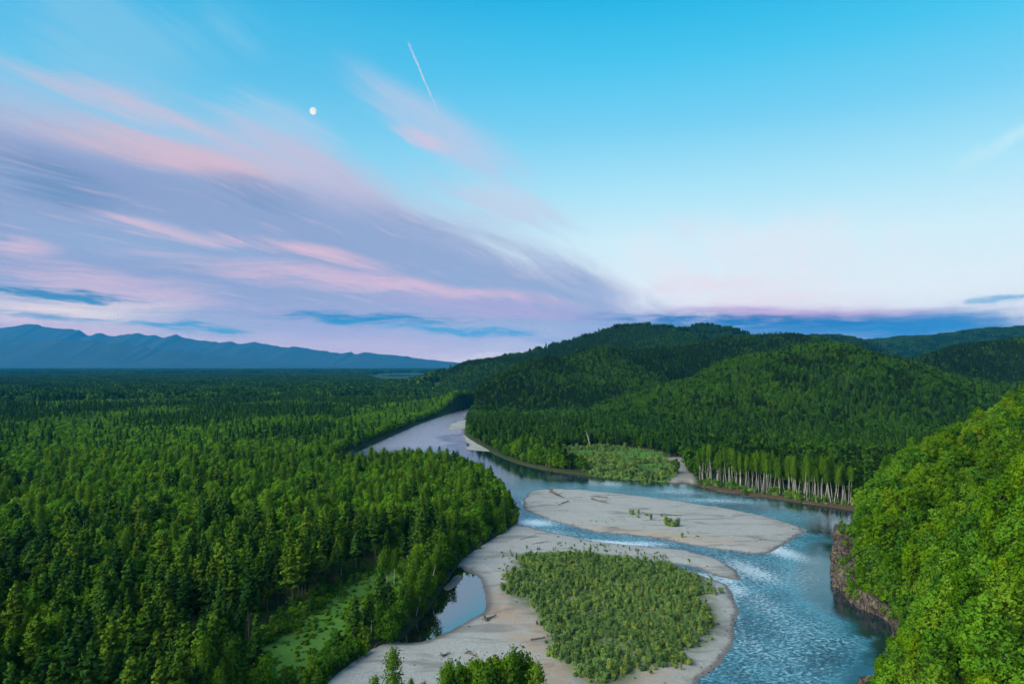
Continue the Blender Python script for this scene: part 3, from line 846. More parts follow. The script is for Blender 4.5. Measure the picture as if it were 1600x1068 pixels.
# ================================================================== mesh building for trees
SOFT = 0.0        # 0: every leaf card catches the light its own way, 1: a smooth canopy (far trees)
class TM:
    """Collects tubes and leaf cards for one mesh (with outward-leaning normals on the leaves)."""
    def __init__(self, seed):
        self.r = np.random.default_rng(seed)
        self.v, self.f, self.nrm, self.mi = [], [], [], []
        self.n = 0
    def tube(self, pts, rad, sides=6, mi=0):
        pts = np.asarray(pts, float); k = len(pts)
        rad = np.broadcast_to(np.asarray(rad, float), (k,))
        T = np.gradient(pts, axis=0); T /= np.linalg.norm(T, axis=1)[:, None] + 1e-9
        ref = np.where(np.abs(T[:, 2:3]) > 0.9, np.array([[1.0, 0, 0]]), np.array([[0, 0, 1.0]]))
        U = np.cross(T, ref); U /= np.linalg.norm(U, axis=1)[:, None] + 1e-9
        Vv = np.cross(T, U)
        a = np.linspace(0, 2 * np.pi, sides, endpoint=False)
        dirs = U[:, None, :] * np.cos(a)[None, :, None] + Vv[:, None, :] * np.sin(a)[None, :, None]
        P = pts[:, None, :] + dirs * rad[:, None, None]
        i = np.arange(k - 1)[:, None] * sides; j = np.arange(sides)[None, :]; j2 = (j + 1) % sides
        q = np.stack([i + j, i + j2, i + sides + j2, i + sides + j], -1).reshape(-1, 4) + self.n
        self.v.append(P.reshape(-1, 3)); self.nrm.append(dirs.reshape(-1, 3)); self.f.append(q); self.mi.append(np.full(len(q), mi))
        self.n += k * sides
    def leaves(self, C, out, size, mi=1, flat=0.0, droop=0.0, aspect=1.5, bend=0.72):
        """Diamond cards at points C, leaning outward along out."""
        n = len(C)
        if n == 0: return
        r = self.r
        out = out / (np.linalg.norm(out, axis=1)[:, None] + 1e-9)
        nr = out + r.normal(0, 0.55 - 0.25 * SOFT, (n, 3)); nr[:, 2] += flat
        bend = min(0.95, bend + 0.18 * SOFT)
        nr /= np.linalg.norm(nr, axis=1)[:, None]
        t = r.normal(0, 1, (n, 3)) + out * 0.8; t[:, 2] -= droop
        t -= nr * (t * nr).sum(1)[:, None]; t /= np.linalg.norm(t, axis=1)[:, None] + 1e-9
        b = np.cross(nr, t)
        s = (size * r.uniform(0.65, 1.35, n))[:, None]
        l = s * aspect * 0.5; w = s * 0.5
        P = np.stack([C - t * l, C - b * w + t * l * r.uniform(-.4, .2, (n, 1)), C + t * l, C + b * w + t * l * r.uniform(-.4, .2, (n, 1))], 1)
        P += nr[:, None, :] * r.normal(0, 0.08, (n, 4, 1)) * s[:, None, :]
        q = np.arange(n * 4).reshape(n, 4) + self.n
        sn = nr * (1 - bend) + out * bend; sn /= np.linalg.norm(sn, axis=1)[:, None]
        self.v.append(P.reshape(-1, 3)); self.nrm.append(np.repeat(sn, 4, 0)); self.f.append(q); self.mi.append(np.full(n, mi))
        self.n += n * 4
    def mesh(self, name, mats):
        v = np.concatenate(self.v).astype(np.float32); f = np.concatenate(self.f).astype(np.int32)
        nr = np.concatenate(self.nrm).astype(np.float32); mi = np.concatenate(self.mi).astype(np.int32)
        me = bpy.data.meshes.new(name)
        me.vertices.add(len(v)); me.vertices.foreach_set('co', v.ravel())
        me.loops.add(f.size); me.loops.foreach_set('vertex_index', f.ravel())
        me.polygons.add(len(f)); me.polygons.foreach_set('loop_start', np.arange(0, f.size, 4, dtype=np.int32))
        me.polygons.foreach_set('use_smooth', np.ones(len(f), bool))
        for m in mats: me.materials.append(m)
        if len(mats) > 1:
            me.polygons.foreach_set('material_index', mi)
        me.update()
        me.normals_split_custom_set_from_vertices(nr.tolist())
        return me

def sph(r, n):
    d = r.normal(0, 1, (n, 3))
    return d / np.linalg.norm(d, axis=1)[:, None]

def trunk_pts(r, h, lean=0.03, k=7):
    t = np.linspace(0, 1, k)
    a = r.uniform(0, 2 * np.pi); w = r.uniform(0, 2 * np.pi)
    bx = (np.cos(a) * lean * t + 0.012 * np.sin(t * 5 + w)) * h
    by = (np.sin(a) * lean * t + 0.012 * np.cos(t * 4 + w)) * h
    return np.stack([bx - bx[0], by - by[0], t * h - 0.4 * (1 - t)], 1)

def broadleaf(seed, H=14.0, Wd=8.0, low=0.22, n=2400, size=0.5, lobes=13, upright=False, bark=0.2):
    """Returns (trunk TM, crown TM): many leaf clumps on lobes in an uneven envelope."""
    tr, cr = TM(seed), TM(seed + 1000)
    r = cr.r
    tp = trunk_pts(r, H * 0.85, 0.05)
    tr.tube(tp, np.linspace(bark, 0.05, len(tp)), 6)
    cent = []
    for i in range(lobes):
        u = (i + r.uniform(0.1, 0.9)) / lobes
        z = H * (low + (0.96 - low) * u)
        prof = math.sin(math.pi * min(0.10 + 0.80 * u ** (1.0 if upright else 0.85), 1)) ** 0.7
        a = i * 2.4 + r.uniform(-0.5, 0.5)
        rad = Wd * 0.5 * prof * r.uniform(0.35, 0.72) * (1 if u < 0.9 else 0.4)
        lr = Wd * r.uniform(0.17, 0.27) * (0.75 + 0.4 * prof) * min(1.0, (14.0 / lobes) ** 0.5)
        ax = np.array([np.interp(z, tp[:, 2], tp[:, 0]), np.interp(z, tp[:, 2], tp[:, 1]), 0])
        c = ax + np.array([math.cos(a) * rad, math.sin(a) * rad, z - (0.2 * lr)])
        cent.append((c, lr, z))
        s = np.array([np.interp(z * 0.75, tp[:, 2], tp[:, 0]), np.interp(z * 0.75, tp[:, 2], tp[:, 1]), z * 0.72])
        tr.tube(np.stack([s, (s + c) / 2 + np.array([0, 0, -0.1]), c]), [0.09, 0.06, 0.02], 4)
    wt = np.array([lr ** 2 for _, lr, _ in cent]); wt /= wt.sum()
    for (c, lr, z), w in zip(cent, wt):
        k = max(6, int(n * w)); nb = max(4, k // 9)
        # clumps on the lobe, leaves around each clump
        bd = sph(r, nb); bd[:, 2] = bd[:, 2] * 0.9 + 0.18
        br = lr * r.uniform(0.70, 1.12, nb)
        bc = c + bd * br[:, None] * np.array([1, 1, 0.85])
        idx = r.integers(0, nb, k)
        P = bc[idx] + r.normal(0, lr * 0.16, (k, 3))
        o = P - c; o /= np.linalg.norm(o, axis=1)[:, None] + 1e-9
        o2 = P - bc[idx]; o2 /= np.linalg.norm(o2, axis=1)[:, None] + 1e-9
        o = o * 0.75 + o2 * 0.45 + np.array([0, 0, 0.25])
        cr.leaves(P, o, size)
    return tr, cr

def pine(seed, H=20.0, Wd=6.0, low=0.38, n=1900, size=0.55, pointed=0.8, bark=0.24):
    tr, cr = TM(seed), TM(seed + 1000)
    r = cr.r
    tp = trunk_pts(r, H, 0.02)
    tr.tube(tp, np.linspace(bark, 0.04, len(tp)), 6)
    nw = int(H * (1 - low) / 0.85)
    pts, outs = [], []
    lst = []
    for i in range(nw):
        u = (i + r.uniform(0, 0.7)) / nw
        z = H * (low + (0.985 - low) * u)
        prof = (1 - u) ** pointed * min(1.0, 0.45 + u * 2.6)
        R_ = Wd * 0.5 * prof * r.uniform(0.8, 1.2) + 0.35
        nb = 5 if u < 0.75 else 4
        a0 = r.uniform(0, 6.28)
        for b in range(nb):
            if r.random() < 0.10: continue
            lst.append((z + r.uniform(-.3, .3), R_ * r.uniform(0.65, 1.15), a0 + b * 6.283 / nb + r.uniform(-.35, .35), u))
    tot = sum(l[1] for l in lst)
    for z, L, a, u in lst:
        k = max(4, int(n * L / tot))
        ax = np.array([np.interp(z, tp[:, 2], tp[:, 0]), np.interp(z, tp[:, 2], tp[:, 1]), z])
        dirn = np.array([math.cos(a), math.sin(a), 0])
        rise = 0.15 + 0.45 * u
        end = ax + dirn * L + np.array([0, 0, rise * L * 0.6])
        tr.tube(np.stack([ax, ax + dirn * L * .5 + np.array([0, 0, rise * L * .15]), end]), [0.06, 0.04, 0.015], 3)
        t = r.uniform(0.22, 1.05, k) ** 0.8
        P = ax + dirn[None] * (L * t)[:, None] + np.array([0, 0, 1.0])[None] * (rise * L * 0.6 * t * t)[:, None]
        side = np.array([-dirn[1], dirn[0], 0])
        P = P + side * (r.normal(0, 0.20, k) * L * (0.35 + 0.5 * t))[:, None] + np.array([0, 0, 1.0]) * r.normal(0.06, 0.14, k)[:, None]
        o = dirn[None] * 0.75 + side[None] * r.normal(0, .3, k)[:, None] + np.array([0, 0, 0.75])[None]
        cr.leaves(P, o, size, flat=0.5, aspect=1.7)
    top = tp[-1] + r.normal(0, 0.18, (16, 3)) + np.array([0, 0, -0.2])
    cr.leaves(top, r.normal(0, .5, (16, 3)) + np.array([0, 0, 1.0]), size * 0.8)
    return tr, cr

def birch(seed, H=20.0, Wd=4.5, low=0.5, n=1300, size=0.42, bark=0.17, lean=0.05):
    tr, cr = TM(seed), TM(seed + 1000)
    r = cr.r
    tp = trunk_pts(r, H * 0.97, lean, 9)
    tr.tube(tp, np.linspace(bark, 0.03, len(tp)), 6)
    k = 22
    for i in range(k):
        u = (i + r.uniform(0, .8)) / k
        z = H * (low + (0.97 - low) * u)
        prof = math.sin(math.pi * (0.14 + 0.80 * u)) ** 0.8
        a = i * 2.4 + r.uniform(-.4, .4); L = Wd * .5 * prof * r.uniform(.55, 1.15)
        ax = np.array([np.interp(z, tp[:, 2], tp[:, 0]), np.interp(z, tp[:, 2], tp[:, 1]), z])
        c = ax + np.array([math.cos(a) * L * .7, math.sin(a) * L * .7, L * .25])
        tr.tube(np.stack([ax - np.array([0, 0, .5]), c]), [0.05, 0.012], 3)
        m = n // k
        lr = Wd * .16
        P = c + r.normal(0, 1, (m, 3)) * np.array([lr, lr, lr * 1.35]) - np.array([0, 0, .1])
        o = (P - ax) * np.array([1, 1, .4]) + np.array([0, 0, .35])
        cr.leaves(P, o, size, droop=0.5)
    return tr, cr

def shrub(seed, H=2.2, Wd=2.2, n=260, size=0.30, stems=9):
    tr, cr = TM(seed), TM(seed + 1000)
    r = cr.r
    for i in range(stems):
        a = r.uniform(0, 6.28); sp = r.uniform(0.1, 1.0) * Wd * .5; h = H * r.uniform(.6, 1.05)
        b = np.array([math.cos(a), math.sin(a), 0]) * sp * .25; e = np.array([math.cos(a) * sp, math.sin(a) * sp, h])
        tr.tube(np.stack([b - np.array([0, 0, .15]), (b + e) / 2 + np.array([0, 0, .2]), e]), [.035, .025, .01], 3)
        m = n // stems
        t = r.uniform(.15, 1.06, m)
        P = b + (e - b) * t[:, None] + r.normal(0, 1, (m, 3)) * np.array([.20, .20, .14]) * (Wd / 2.2)
        o = (P - np.array([0, 0, H * .2])) * np.array([1, 1, .5]) + np.array([0, 0, .5])
        cr.leaves(P, o, size, droop=-0.9, aspect=1.9)
    return tr, cr

def joined(name, tm, mats):
    """Trunk and crown in one mesh, for the uncountable forest."""
    tr, cr = tm
    j = TM(0)
    off = 0
    for s, mi in ((tr, 0), (cr, 1)):
        for v, f, nn, m in zip(s.v, s.f, s.nrm, s.mi):
            j.v.append(v); j.f.append(f + off); j.nrm.append(nn); j.mi.append(np.full(len(f), mi))
        off += s.n
    j.n = off
    return bpy.data.objects.new(name, j.mesh(name, mats))

def pair(name, tm, mats):
    tr, cr = tm
    return tr.mesh(name + ' trunk', [mats[0]]), cr.mesh(name + ' crown', [mats[1]])

# kinds in full detail: list of (trunk mesh, crown mesh) and the joined twin
KINDS = {}
def kind(key, name, gens, mats):
    lst = []
    for g in gens:
        t, c = pair(name, g, mats)
        lst.append((t, c, joined(name, g, mats)))
    KINDS[key] = lst

kind('pine', 'pine_tree', [pine(11, 20, 6.6, .36), pine(12, 22, 6.2, .42, pointed=.7), pine(13, 18, 7.0, .32, pointed=.62), pine(14, 21, 5.2, .34, pointed=1.0)], (B_PINE, L_PINE))
kind('olive', 'pine_tree', [pine(15, 21, 6.8, .36, pointed=.7), pine(16, 19, 5.8, .34, pointed=.95), pine(17, 22, 6.6, .45, pointed=.62)], (B_PINE, L_OLIVE))
kind('leaf', 'leafy_tree', [broadleaf(21, 12.5, 8.8, n=3200, size=.45, lobes=17), broadleaf(22, 13.5, 7.6, n=3000, size=.45, lobes=16), broadleaf(23, 11.5, 9.2, n=3400, size=.45, lobes=18), broadleaf(24, 14, 8.4, .3, 3200, .45, 16)], (B_LEAF, L_LEAF))
kind('bright', 'leafy_tree', [broadleaf(31, 13, 7.8, n=5200, size=.35, lobes=24), broadleaf(32, 14.5, 6.6, n=4800, size=.35, lobes=22, upright=True), broadleaf(33, 12, 7.2, n=4800, size=.34, lobes=22),
                              broadleaf(34, 15, 7.0, .28, n=5000, size=.35, lobes=22, upright=True), broadleaf(35, 12.5, 6.0, .2, n=4200, size=.33, lobes=18, upright=True)], (B_LEAF, L_BRIGHT))
kind('birch', 'birch_tree', [birch(41, 20, 5.0), birch(42, 21, 4.4, .55), birch(43, 18, 4.6, .45), birch(44, 22, 5.2, .5)], (B_BIRCH, L_BIRCH))
kind('bank_birch', 'birch_tree', [birch(46, 22, 3.8, .58, bark=.13), birch(47, 21, 3.2, .66, bark=.10), birch(48, 23, 3.8, .52, bark=.14), birch(49, 20, 2.8, .62, bark=.09), birch(50, 22, 3.4, .70, bark=.11)], (B_BIRCH, L_BIRCH))
kind('feathery', 'young_poplar', [birch(54, 13, 3.6, .10, 1700, .32, .10), birch(55, 10, 3.4, .08, 1500, .32, .08)], (B_LEAF, L_BIRCH))
kind('poplar', 'young_poplar', [broadleaf(51, 11, 3.4, .12, 1500, .34, 15, True, .1), broadleaf(52, 12.5, 3.0, .14, 1400, .34, 15, True, .1), broadleaf(53, 9.5, 3.6, .1, 1400, .34, 13, True, .1)], (B_LEAF, L_BRIGHT))
kind('shrub', 'willow_shrub', [shrub(61, 2.2, 2.9, 520, .25, 16), shrub(62, 3.0, 2.2, 480, .25, 12), shrub(63, 1.4, 3.3, 520, .25, 20), shrub(64, 3.6, 2.5, 560, .25, 14), shrub(65, 1.9, 2.1, 380, .23, 10)], (B_LEAF, L_SHRUB))
# lighter meshes for the far forest
SOFT = 1.0
def lo(name, gens, mats):
    return [joined(name, g, mats) for g in gens]
LO_LEAF = lo('far_leafy_tree', [broadleaf(71, 12, 9.2, .25, 520, 1.05, 10), broadleaf(72, 13, 8.0, .25, 480, 1.05, 10), broadleaf(73, 11, 9.6, .25, 540, 1.05, 10), broadleaf(74, 12.5, 8.6, .25, 500, 1.05, 9)], (B_LEAF, L_LEAF))
LO_PINE = lo('far_pine_tree', [pine(81, 19, 6.0, .3, 260, 1.3), pine(82, 21, 5.4, .34, 260, 1.25, 1.0)], (B_PINE, L_PINE))
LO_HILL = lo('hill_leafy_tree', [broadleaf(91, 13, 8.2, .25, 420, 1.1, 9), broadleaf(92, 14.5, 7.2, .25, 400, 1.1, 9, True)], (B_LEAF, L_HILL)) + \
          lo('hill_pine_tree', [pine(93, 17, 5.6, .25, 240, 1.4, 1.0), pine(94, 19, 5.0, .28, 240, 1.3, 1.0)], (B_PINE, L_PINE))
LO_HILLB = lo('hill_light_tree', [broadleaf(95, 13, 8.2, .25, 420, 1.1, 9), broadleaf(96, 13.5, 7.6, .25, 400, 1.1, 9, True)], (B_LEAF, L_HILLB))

def patch(name, protos, size, n, seed):
    """A block of far forest: many tree crowns as one mesh."""
    r = np.random.default_rng(seed)
    j = TM(0); off = 0
    mats = [B_LEAF, L_LEAF, L_HILL, L_PINE]
    for i in range(n):
        tm, li = protos[r.integers(0, len(protos))]
        x, y = r.uniform(-size / 2, size / 2, 2); a = r.uniform(0, 6.28); s = r.uniform(.75, 1.25)
        M = np.array([[math.cos(a), -math.sin(a), 0], [math.sin(a), math.cos(a), 0], [0, 0, 1]]) * 1.0
        s_ = tm[1]
        for v, f, nn, m in zip(s_.v, s_.f, s_.nrm, s_.mi):
            j.v.append(v @ M.T * s + np.array([x, y, 0])); j.f.append(f + off); j.nrm.append(nn @ M.T); j.mi.append(np.full(len(f), li))
        off += s_.n
    j.n = off
    return bpy.data.objects.new(name, j.mesh(name, mats))
_pl = [(broadleaf(101, 13, 8.6, .3, 90, 2.3, 6), 1), (broadleaf(102, 15, 8.0, .3, 90, 2.3, 6), 2), (broadleaf(103, 14, 9.0, .3, 90, 2.4, 6), 2), (pine(104, 18, 6.5, .3, 80, 2.2, 1.0), 3), (broadleaf(105, 16, 8.4, .3, 90, 2.3, 6), 1)]
PATCHES = [patch('forest_block', _pl, 46, 52, 200 + i) for i in range(4)]
PATCH_DARK = [patch('dark_forest_block', [_pl[1], _pl[2], _pl[3], _pl[3]], 46, 52, 210 + i) for i in range(3)]

SOFT = 0.0
# ================================================================== scattering
def proto_collection(name, objs):
    c = bpy.data.collections.new(name)
    for i, o in enumerate(objs):
        o.name = '%s_%02d' % (name, i) if False else o.name
        if o.name not in c.objects:
            c.objects.link(o)
    return c

def scatter_stuff(name, protos, P, rz, sc, idx, label, cat):
    """One object of uncountable vegetation: points that carry turned and scaled copies of the given meshes."""
    order = sorted(range(len(protos)), key=lambda i: protos[i].name)
    rank = np.empty(len(protos), int)
    for k, i in enumerate(order): rank[i] = k
    c = proto_collection(name + ' kinds', protos)
    me = bpy.data.meshes.new(name)
    me.vertices.add(len(P)); me.vertices.foreach_set('co', np.asarray(P, np.float32).ravel())
    for an, ty, av in (('turn', 'FLOAT', rz), ('size', 'FLOAT', sc), ('pick', 'INT', rank[np.asarray(idx, int)])):
        a = me.attributes.new(an, ty, 'POINT'); a.data.foreach_set('value', np.asarray(av, np.float32 if ty == 'FLOAT' else np.int32))
    o = bpy.data.objects.new(name, me); COL.objects.link(o)
    g = bpy.data.node_groups.new(name, 'GeometryNodeTree')
    g.interface.new_socket('Geometry', in_out='INPUT', socket_type='NodeSocketGeometry')
    g.interface.new_socket('Geometry', in_out='OUTPUT', socket_type='NodeSocketGeometry')
    gi, go = g.nodes.new('NodeGroupInput'), g.nodes.new('NodeGroupOutput')
    ci = g.nodes.new('GeometryNodeCollectionInfo'); ci.inputs['Collection'].default_value = c
    ci.inputs['Separate Children'].default_value = True; ci.inputs['Reset Children'].default_value = True
    ip = g.nodes.new('GeometryNodeInstanceOnPoints'); ip.inputs['Pick Instance'].default_value = True
    def na(nm, ty):
        n = g.nodes.new('GeometryNodeInputNamedAttribute'); n.data_type = ty; n.inputs['Name'].default_value = nm
        return n.outputs['Attribute']
    cx = g.nodes.new('ShaderNodeCombineXYZ')
    g.links.new(na('turn', 'FLOAT'), cx.inputs[2])
    g.links.new(cx.outputs[0], ip.inputs['Rotation']); g.links.new(na('size', 'FLOAT'), ip.inputs['Scale'])
    g.links.new(na('pick', 'INT'), ip.inputs['Instance Index'])
    g.links.new(gi.outputs[0], ip.inputs['Points']); g.links.new(ci.outputs[0], ip.inputs['Instance'])
    g.links.new(ip.outputs[0], go.inputs[0])
    md = o.modifiers.new('scatter', 'NODES'); md.node_group = g
    return tag(o, label, cat, kind='stuff')

def jgrid(x0, x1, y0, y1, g, seed, jit=0.85):
    r = np.random.default_rng(seed)
    nx, ny = int((x1 - x0) / g) + 1, int((y1 - y0) / g) + 1
    X, Y = np.meshgrid(x0 + np.arange(nx) * g, y0 + np.arange(ny) * g)
    X = X + (np.arange(ny) % 2)[:, None] * g * .5
    X = X.ravel() + r.uniform(-.5, .5, nx * ny) * g * jit; Y = Y.ravel() + r.uniform(-.5, .5, nx * ny) * g * jit
    return X, Y

def in_sector(X, Y, half=43.0):
    return np.abs(np.degrees(np.arctan2(X, Y))) < half

def make_tree(kd, var, loc, rz, sc, name, label, cat, group):
    root = empty(name, loc, rz, sc)
    tag(root, label, cat, group)
    for part, me in (('trunk', KINDS[kd][var][0]), ('crown', KINDS[kd][var][1])):
        o = bpy.data.objects.new(part, me); COL.objects.link(o); o.parent = root
    return root

# ================================================================== planting
frng = np.random.default_rng(21)
def split_near(X, Y, Z, n):
    """Indices of the n plants nearest the camera that stand inside the picture, and the rest."""
    px, py = to_px(X, Y, Z + 8)
    bx, by = to_px(X, Y, Z + 13)
    vis = (px > -15) & (px < 1615) & (by < 1062) & (Y > 60)
    d = np.where(vis, np.sqrt(X * X + Y * Y + (Z - CAM_Z) ** 2), 1e9)
    o = np.argsort(d)
    k = min(n, int(vis.sum()))
    return o[:k], o[k:]

def size_word(s):
    return 'tall' if s > 1.12 else ('small' if s < 0.9 else 'medium')

def left_zone(x, y, kindword):
    px, py = to_px(x, y, 12.0)
    dc = -sdf(CLEARING, np.array([x]), np.array([y]))[0]
    dp = -sdf(POND, np.array([x]), np.array([y]))[0]
    if dp < 22: return 'beside the still pond'
    if dc < 9: return 'at the rim of the grassy clearing'
    if px > 640: return 'on the wooded point beside the gravel bar'
    row = 'front' if y < 235 else ('middle' if y < 300 else 'back')
    side = 'at the picture edge' if px < 150 else ('left of the clearing' if px < 400 else 'behind the clearing')
    return 'in %s rows of left wood, %s' % (row, side)

# ---- left floodplain forest, near (full trees)
X, Y = jgrid(-560, 60, 80, 620, 4.0, 1)
sd = -sdf(CORRIDOR, X, Y)
ok = (sd > 2.5) & in_sector(X, Y) & (X < 40) & (np.hypot(X, Y) < 610)
ok &= sdf(CLEARING, X, Y) < -1.0
ok &= (X < -8) | (Y > 300)
gap = fbm(X, Y, 26, 3, 90)
ok &= frng.random(len(X)) < np.where(gap < 0.30, 0.45, 0.96)
ok &= frng.random(len(X)) < np.where(np.hypot(X, Y) < 330, .72, 1.0)
X, Y, sd = X[ok], Y[ok], sd[ok]
Z = height(X, Y, sd) - 0.2
d = np.hypot(X, Y)
mixn = fbm(X, Y, 60, 3, 51)
conif = 0.95 * sstep(350, 225, d + (mixn - 0.5) * 260) * np.where(sd < 10, 0.45, 1.0) + 0.06
u = frng.random(len(X)); u2 = frng.random(len(X))
KD = np.where(u < conif, np.where(u2 < 0.45 + (mixn - .5), 'olive', 'pine'), np.where(u2 < 0.10, 'birch', 'leaf'))
KD = np.where((sd < 9) & (Y < 260) & (u2 < 0.4), 'birch', KD)
SC = frng.uniform(0.68, 1.24, len(X)) * np.where(np.isin(KD, ['pine', 'olive']), 0.82, np.where(KD == 'birch', .74, .84)) * np.where(sd < 7, 0.8, 1.0)
RZ = frng.uniform(0, 6.28, len(X))
VAR = np.array([frng.integers(0, len(KINDS[k])) for k in KD])
P = np.stack([X, Y, Z], 1)
left_stuff = []
for keys, cap, nm, cat in ((('pine', 'olive'), 300, 'pine_tree', 'pine'), (('leaf',), 40, 'leafy_tree', 'tree'), (('birch',), 110, 'birch_tree', 'birch')):
    ids = np.where(np.isin(KD, keys))[0]
    a, b = split_near(X[ids], Y[ids], Z[ids], cap)
    for i in ids[a]:
        zone = left_zone(X[i], Y[i], nm)
        look = {'pine': 'dark green pine', 'olive': 'olive green pine', 'leaf': 'round green leafy tree', 'birch': 'pale green birch'}[KD[i]]
        make_tree(KD[i], VAR[i], P[i], RZ[i], SC[i], nm, '%s %s %s' % (size_word(SC[i]), look, zone), cat, '%ss of the lower left wood' % cat)
    left_stuff.append((keys, ids[b]))
for keys, ids in left_stuff:
    protos, base = [], {}
    for k in keys:
        base[k] = len(protos); protos += [v[2] for v in KINDS[k]]
    idx = np.array([base[KD[i]] + VAR[i] for i in ids])
    scatter_stuff({'pine': 'pine_forest', 'leaf': 'leafy_forest', 'birch': 'birch_forest'}[keys[0]], protos, P[ids], RZ[ids], SC[ids], idx,
                  {'pine': 'dark pine forest mixed through the left floodplain', 'leaf': 'bright green leafy forest on the left bank and wooded point', 'birch': 'pale birches mixed through the left bank forest'}[keys[0]], 'forest')

# ---- left floodplain, middle distance
X, Y = jgrid(-1500, 120, 500, 1750, 5.0, 2)
d = np.hypot(X, Y); sd = -sdf(CORRIDOR, X, Y)
ok = (sd > 4) & in_sector(X, Y, 41) & (d >= 610) & (d < 1650) & (X < np.where(Y > 1100, -70, 120))
ok &= ~((X > -120) & (sd < 4))
# right bank is planted separately
rb = X > np.interp(Y, [500, 640, 760, 900, 1150, 1400, 1750], [30, -20, -60, -90, -82, -75, -100])
ok &= ~rb
ok &= frng.random(len(X)) < np.where(fbm(X, Y, 60, 3, 92) < 0.3, 0.55, 0.97)
X, Y, sd = X[ok], Y[ok], sd[ok]
Z = height(X, Y, sd) - 0.3
mixn = fbm(X, Y, 140, 3, 53)
con = frng.random(len(X)) < 0.05 + 0.4 * sstep(0.52, 0.68, mixn)
idx = np.where(con, 4 + frng.integers(0, 2, len(X)), frng.integers(0, 4, len(X)))
scatter_stuff('leafy_forest', LO_LEAF + LO_PINE, np.stack([X, Y, Z], 1), frng.uniform(0, 6.28, len(X)), frng.uniform(.62, .92, len(X)), idx,
              'mixed green forest of the left plain in the middle distance', 'forest')

# ---- left plain, far blocks of forest
FAR_GAP = poly_px([(575, 592), (580, 584), (640, 582.5), (700, 584), (722, 590), (705, 599), (590, 599)], 0)
X, Y = jgrid(-4800, 300, 1500, 6200, 40, 3, .7)
d = np.hypot(X, Y)
ok = in_sector(X, Y, 40) & (d >= 1610) & (X < np.interp(Y, [1500, 1800, 2300, 2700, 6200], [-110, -170, -260, -180, -300])) & (sdf(FAR_GAP, X, Y) < 0) & (frng.random(len(X)) < 0.97)
X, Y = X[ok], Y[ok]
Z = height(X, Y) - 1.0
mixn = fbm(X, Y, 420, 3, 57) + 0.10 * sstep(2400, 5000, np.hypot(X, Y))
dk = frng.random(len(X)) < 0.06 + 0.75 * sstep(0.52, 0.66, mixn)
idx = np.where(dk, 4 + frng.integers(0, 3, len(X)), frng.integers(0, 4, len(X)))
scatter_stuff('forest', PATCHES + PATCH_DARK, np.stack([X, Y, Z], 1), frng.integers(0, 4, len(X)) * math.pi / 2 + frng.uniform(-.2, .2, len(X)), frng.uniform(.9, 1.15, len(X)), idx,
              'dark blue green forest of the far plain below the mountains', 'forest')

X, Y = jgrid(-11000, -300, 5400, 15000, 105, 13, .8)
ok = in_sector(X, Y, 40) & (np.hypot(X, Y) > 6150) & (sdf(FAR_GAP, X, Y) < 0)
X, Y = X[ok], Y[ok]
scatter_stuff('forest', PATCH_DARK, np.stack([X, Y, height(X, Y) - 12], 1), frng.uniform(0, 6.28, len(X)), frng.uniform(2.1, 2.5, len(X)), frng.integers(0, 3, len(X)),
              'farthest dark forest at the foot of the mountains', 'forest')

# ---- hills and right bank shelf
X, Y = jgrid(-330, 2100, 380, 2600, 4.4, 4)
d = np.hypot(X, Y); sd = -sdf(CORRIDOR, X, Y)
rb = X > np.interp(Y, [380, 500, 640, 760, 900, 1150, 1400, 1650, 1800, 2300, 2600], [30, 30, -20, -60, -90, -82, -75, -100, -165, -255, -250])
ok = rb & (sd > 3) & in_sector(X, Y, 42) & (d < 2550) & (Y > np.interp(X, [150, 200, 330, 520, 900], [370, 380, 460, 560, 700]))
BSTRIP = poly_px([(1088, 760), (1335, 800), (1345, 782), (1250, 766), (1100, 744)], 0)
ok &= sdf(BSTRIP, X, Y) < 1
ok &= (sdf(MEADOW, X, Y) < -1) & (sdf(INLET, X, Y) < 1)
ok &= frng.random(len(X)) < np.where(fbm(X, Y, 50, 3, 94) < 0.28, .6, .98)
X, Y, sd = X[ok], Y[ok], sd[ok]
Z = height(X, Y, sd) - .3
hillz = Z
d = np.hypot(X, Y)
mixn = fbm(X, Y, 110, 4, 59)
fine_n = fbm(X, Y, 30, 3, 61)
con = frng.random(len(X)) < 0.10 + 0.4 * sstep(.52, .66, mixn)
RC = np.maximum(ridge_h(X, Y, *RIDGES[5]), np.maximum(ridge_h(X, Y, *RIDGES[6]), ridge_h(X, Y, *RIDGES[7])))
light = frng.random(len(X)) < np.clip(0.10 + 0.75 * sstep(.52, .70, fbm(X, Y, 160, 3, 63)) + .25 * (fine_n > .6) + 0.25 * (Z < 8) + .75 * (RC > 10) * sstep(.30, .50, fine_n) - .3 * (d > 1250) * (RC < 8), 0.02, .92)  # besides random stands, lit front crest and shaded hills behind go into the tint
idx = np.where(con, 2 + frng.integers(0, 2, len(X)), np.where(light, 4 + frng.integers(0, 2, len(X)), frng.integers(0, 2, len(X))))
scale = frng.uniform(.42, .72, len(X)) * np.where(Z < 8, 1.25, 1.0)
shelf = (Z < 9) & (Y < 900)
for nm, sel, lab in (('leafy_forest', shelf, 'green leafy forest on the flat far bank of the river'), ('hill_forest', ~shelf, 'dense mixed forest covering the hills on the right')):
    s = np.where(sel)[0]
    scatter_stuff(nm, LO_HILL + LO_HILLB, np.stack([X, Y, Z], 1)[s], frng.uniform(0, 6.28, len(s)), scale[s], idx[s], lab, 'forest')
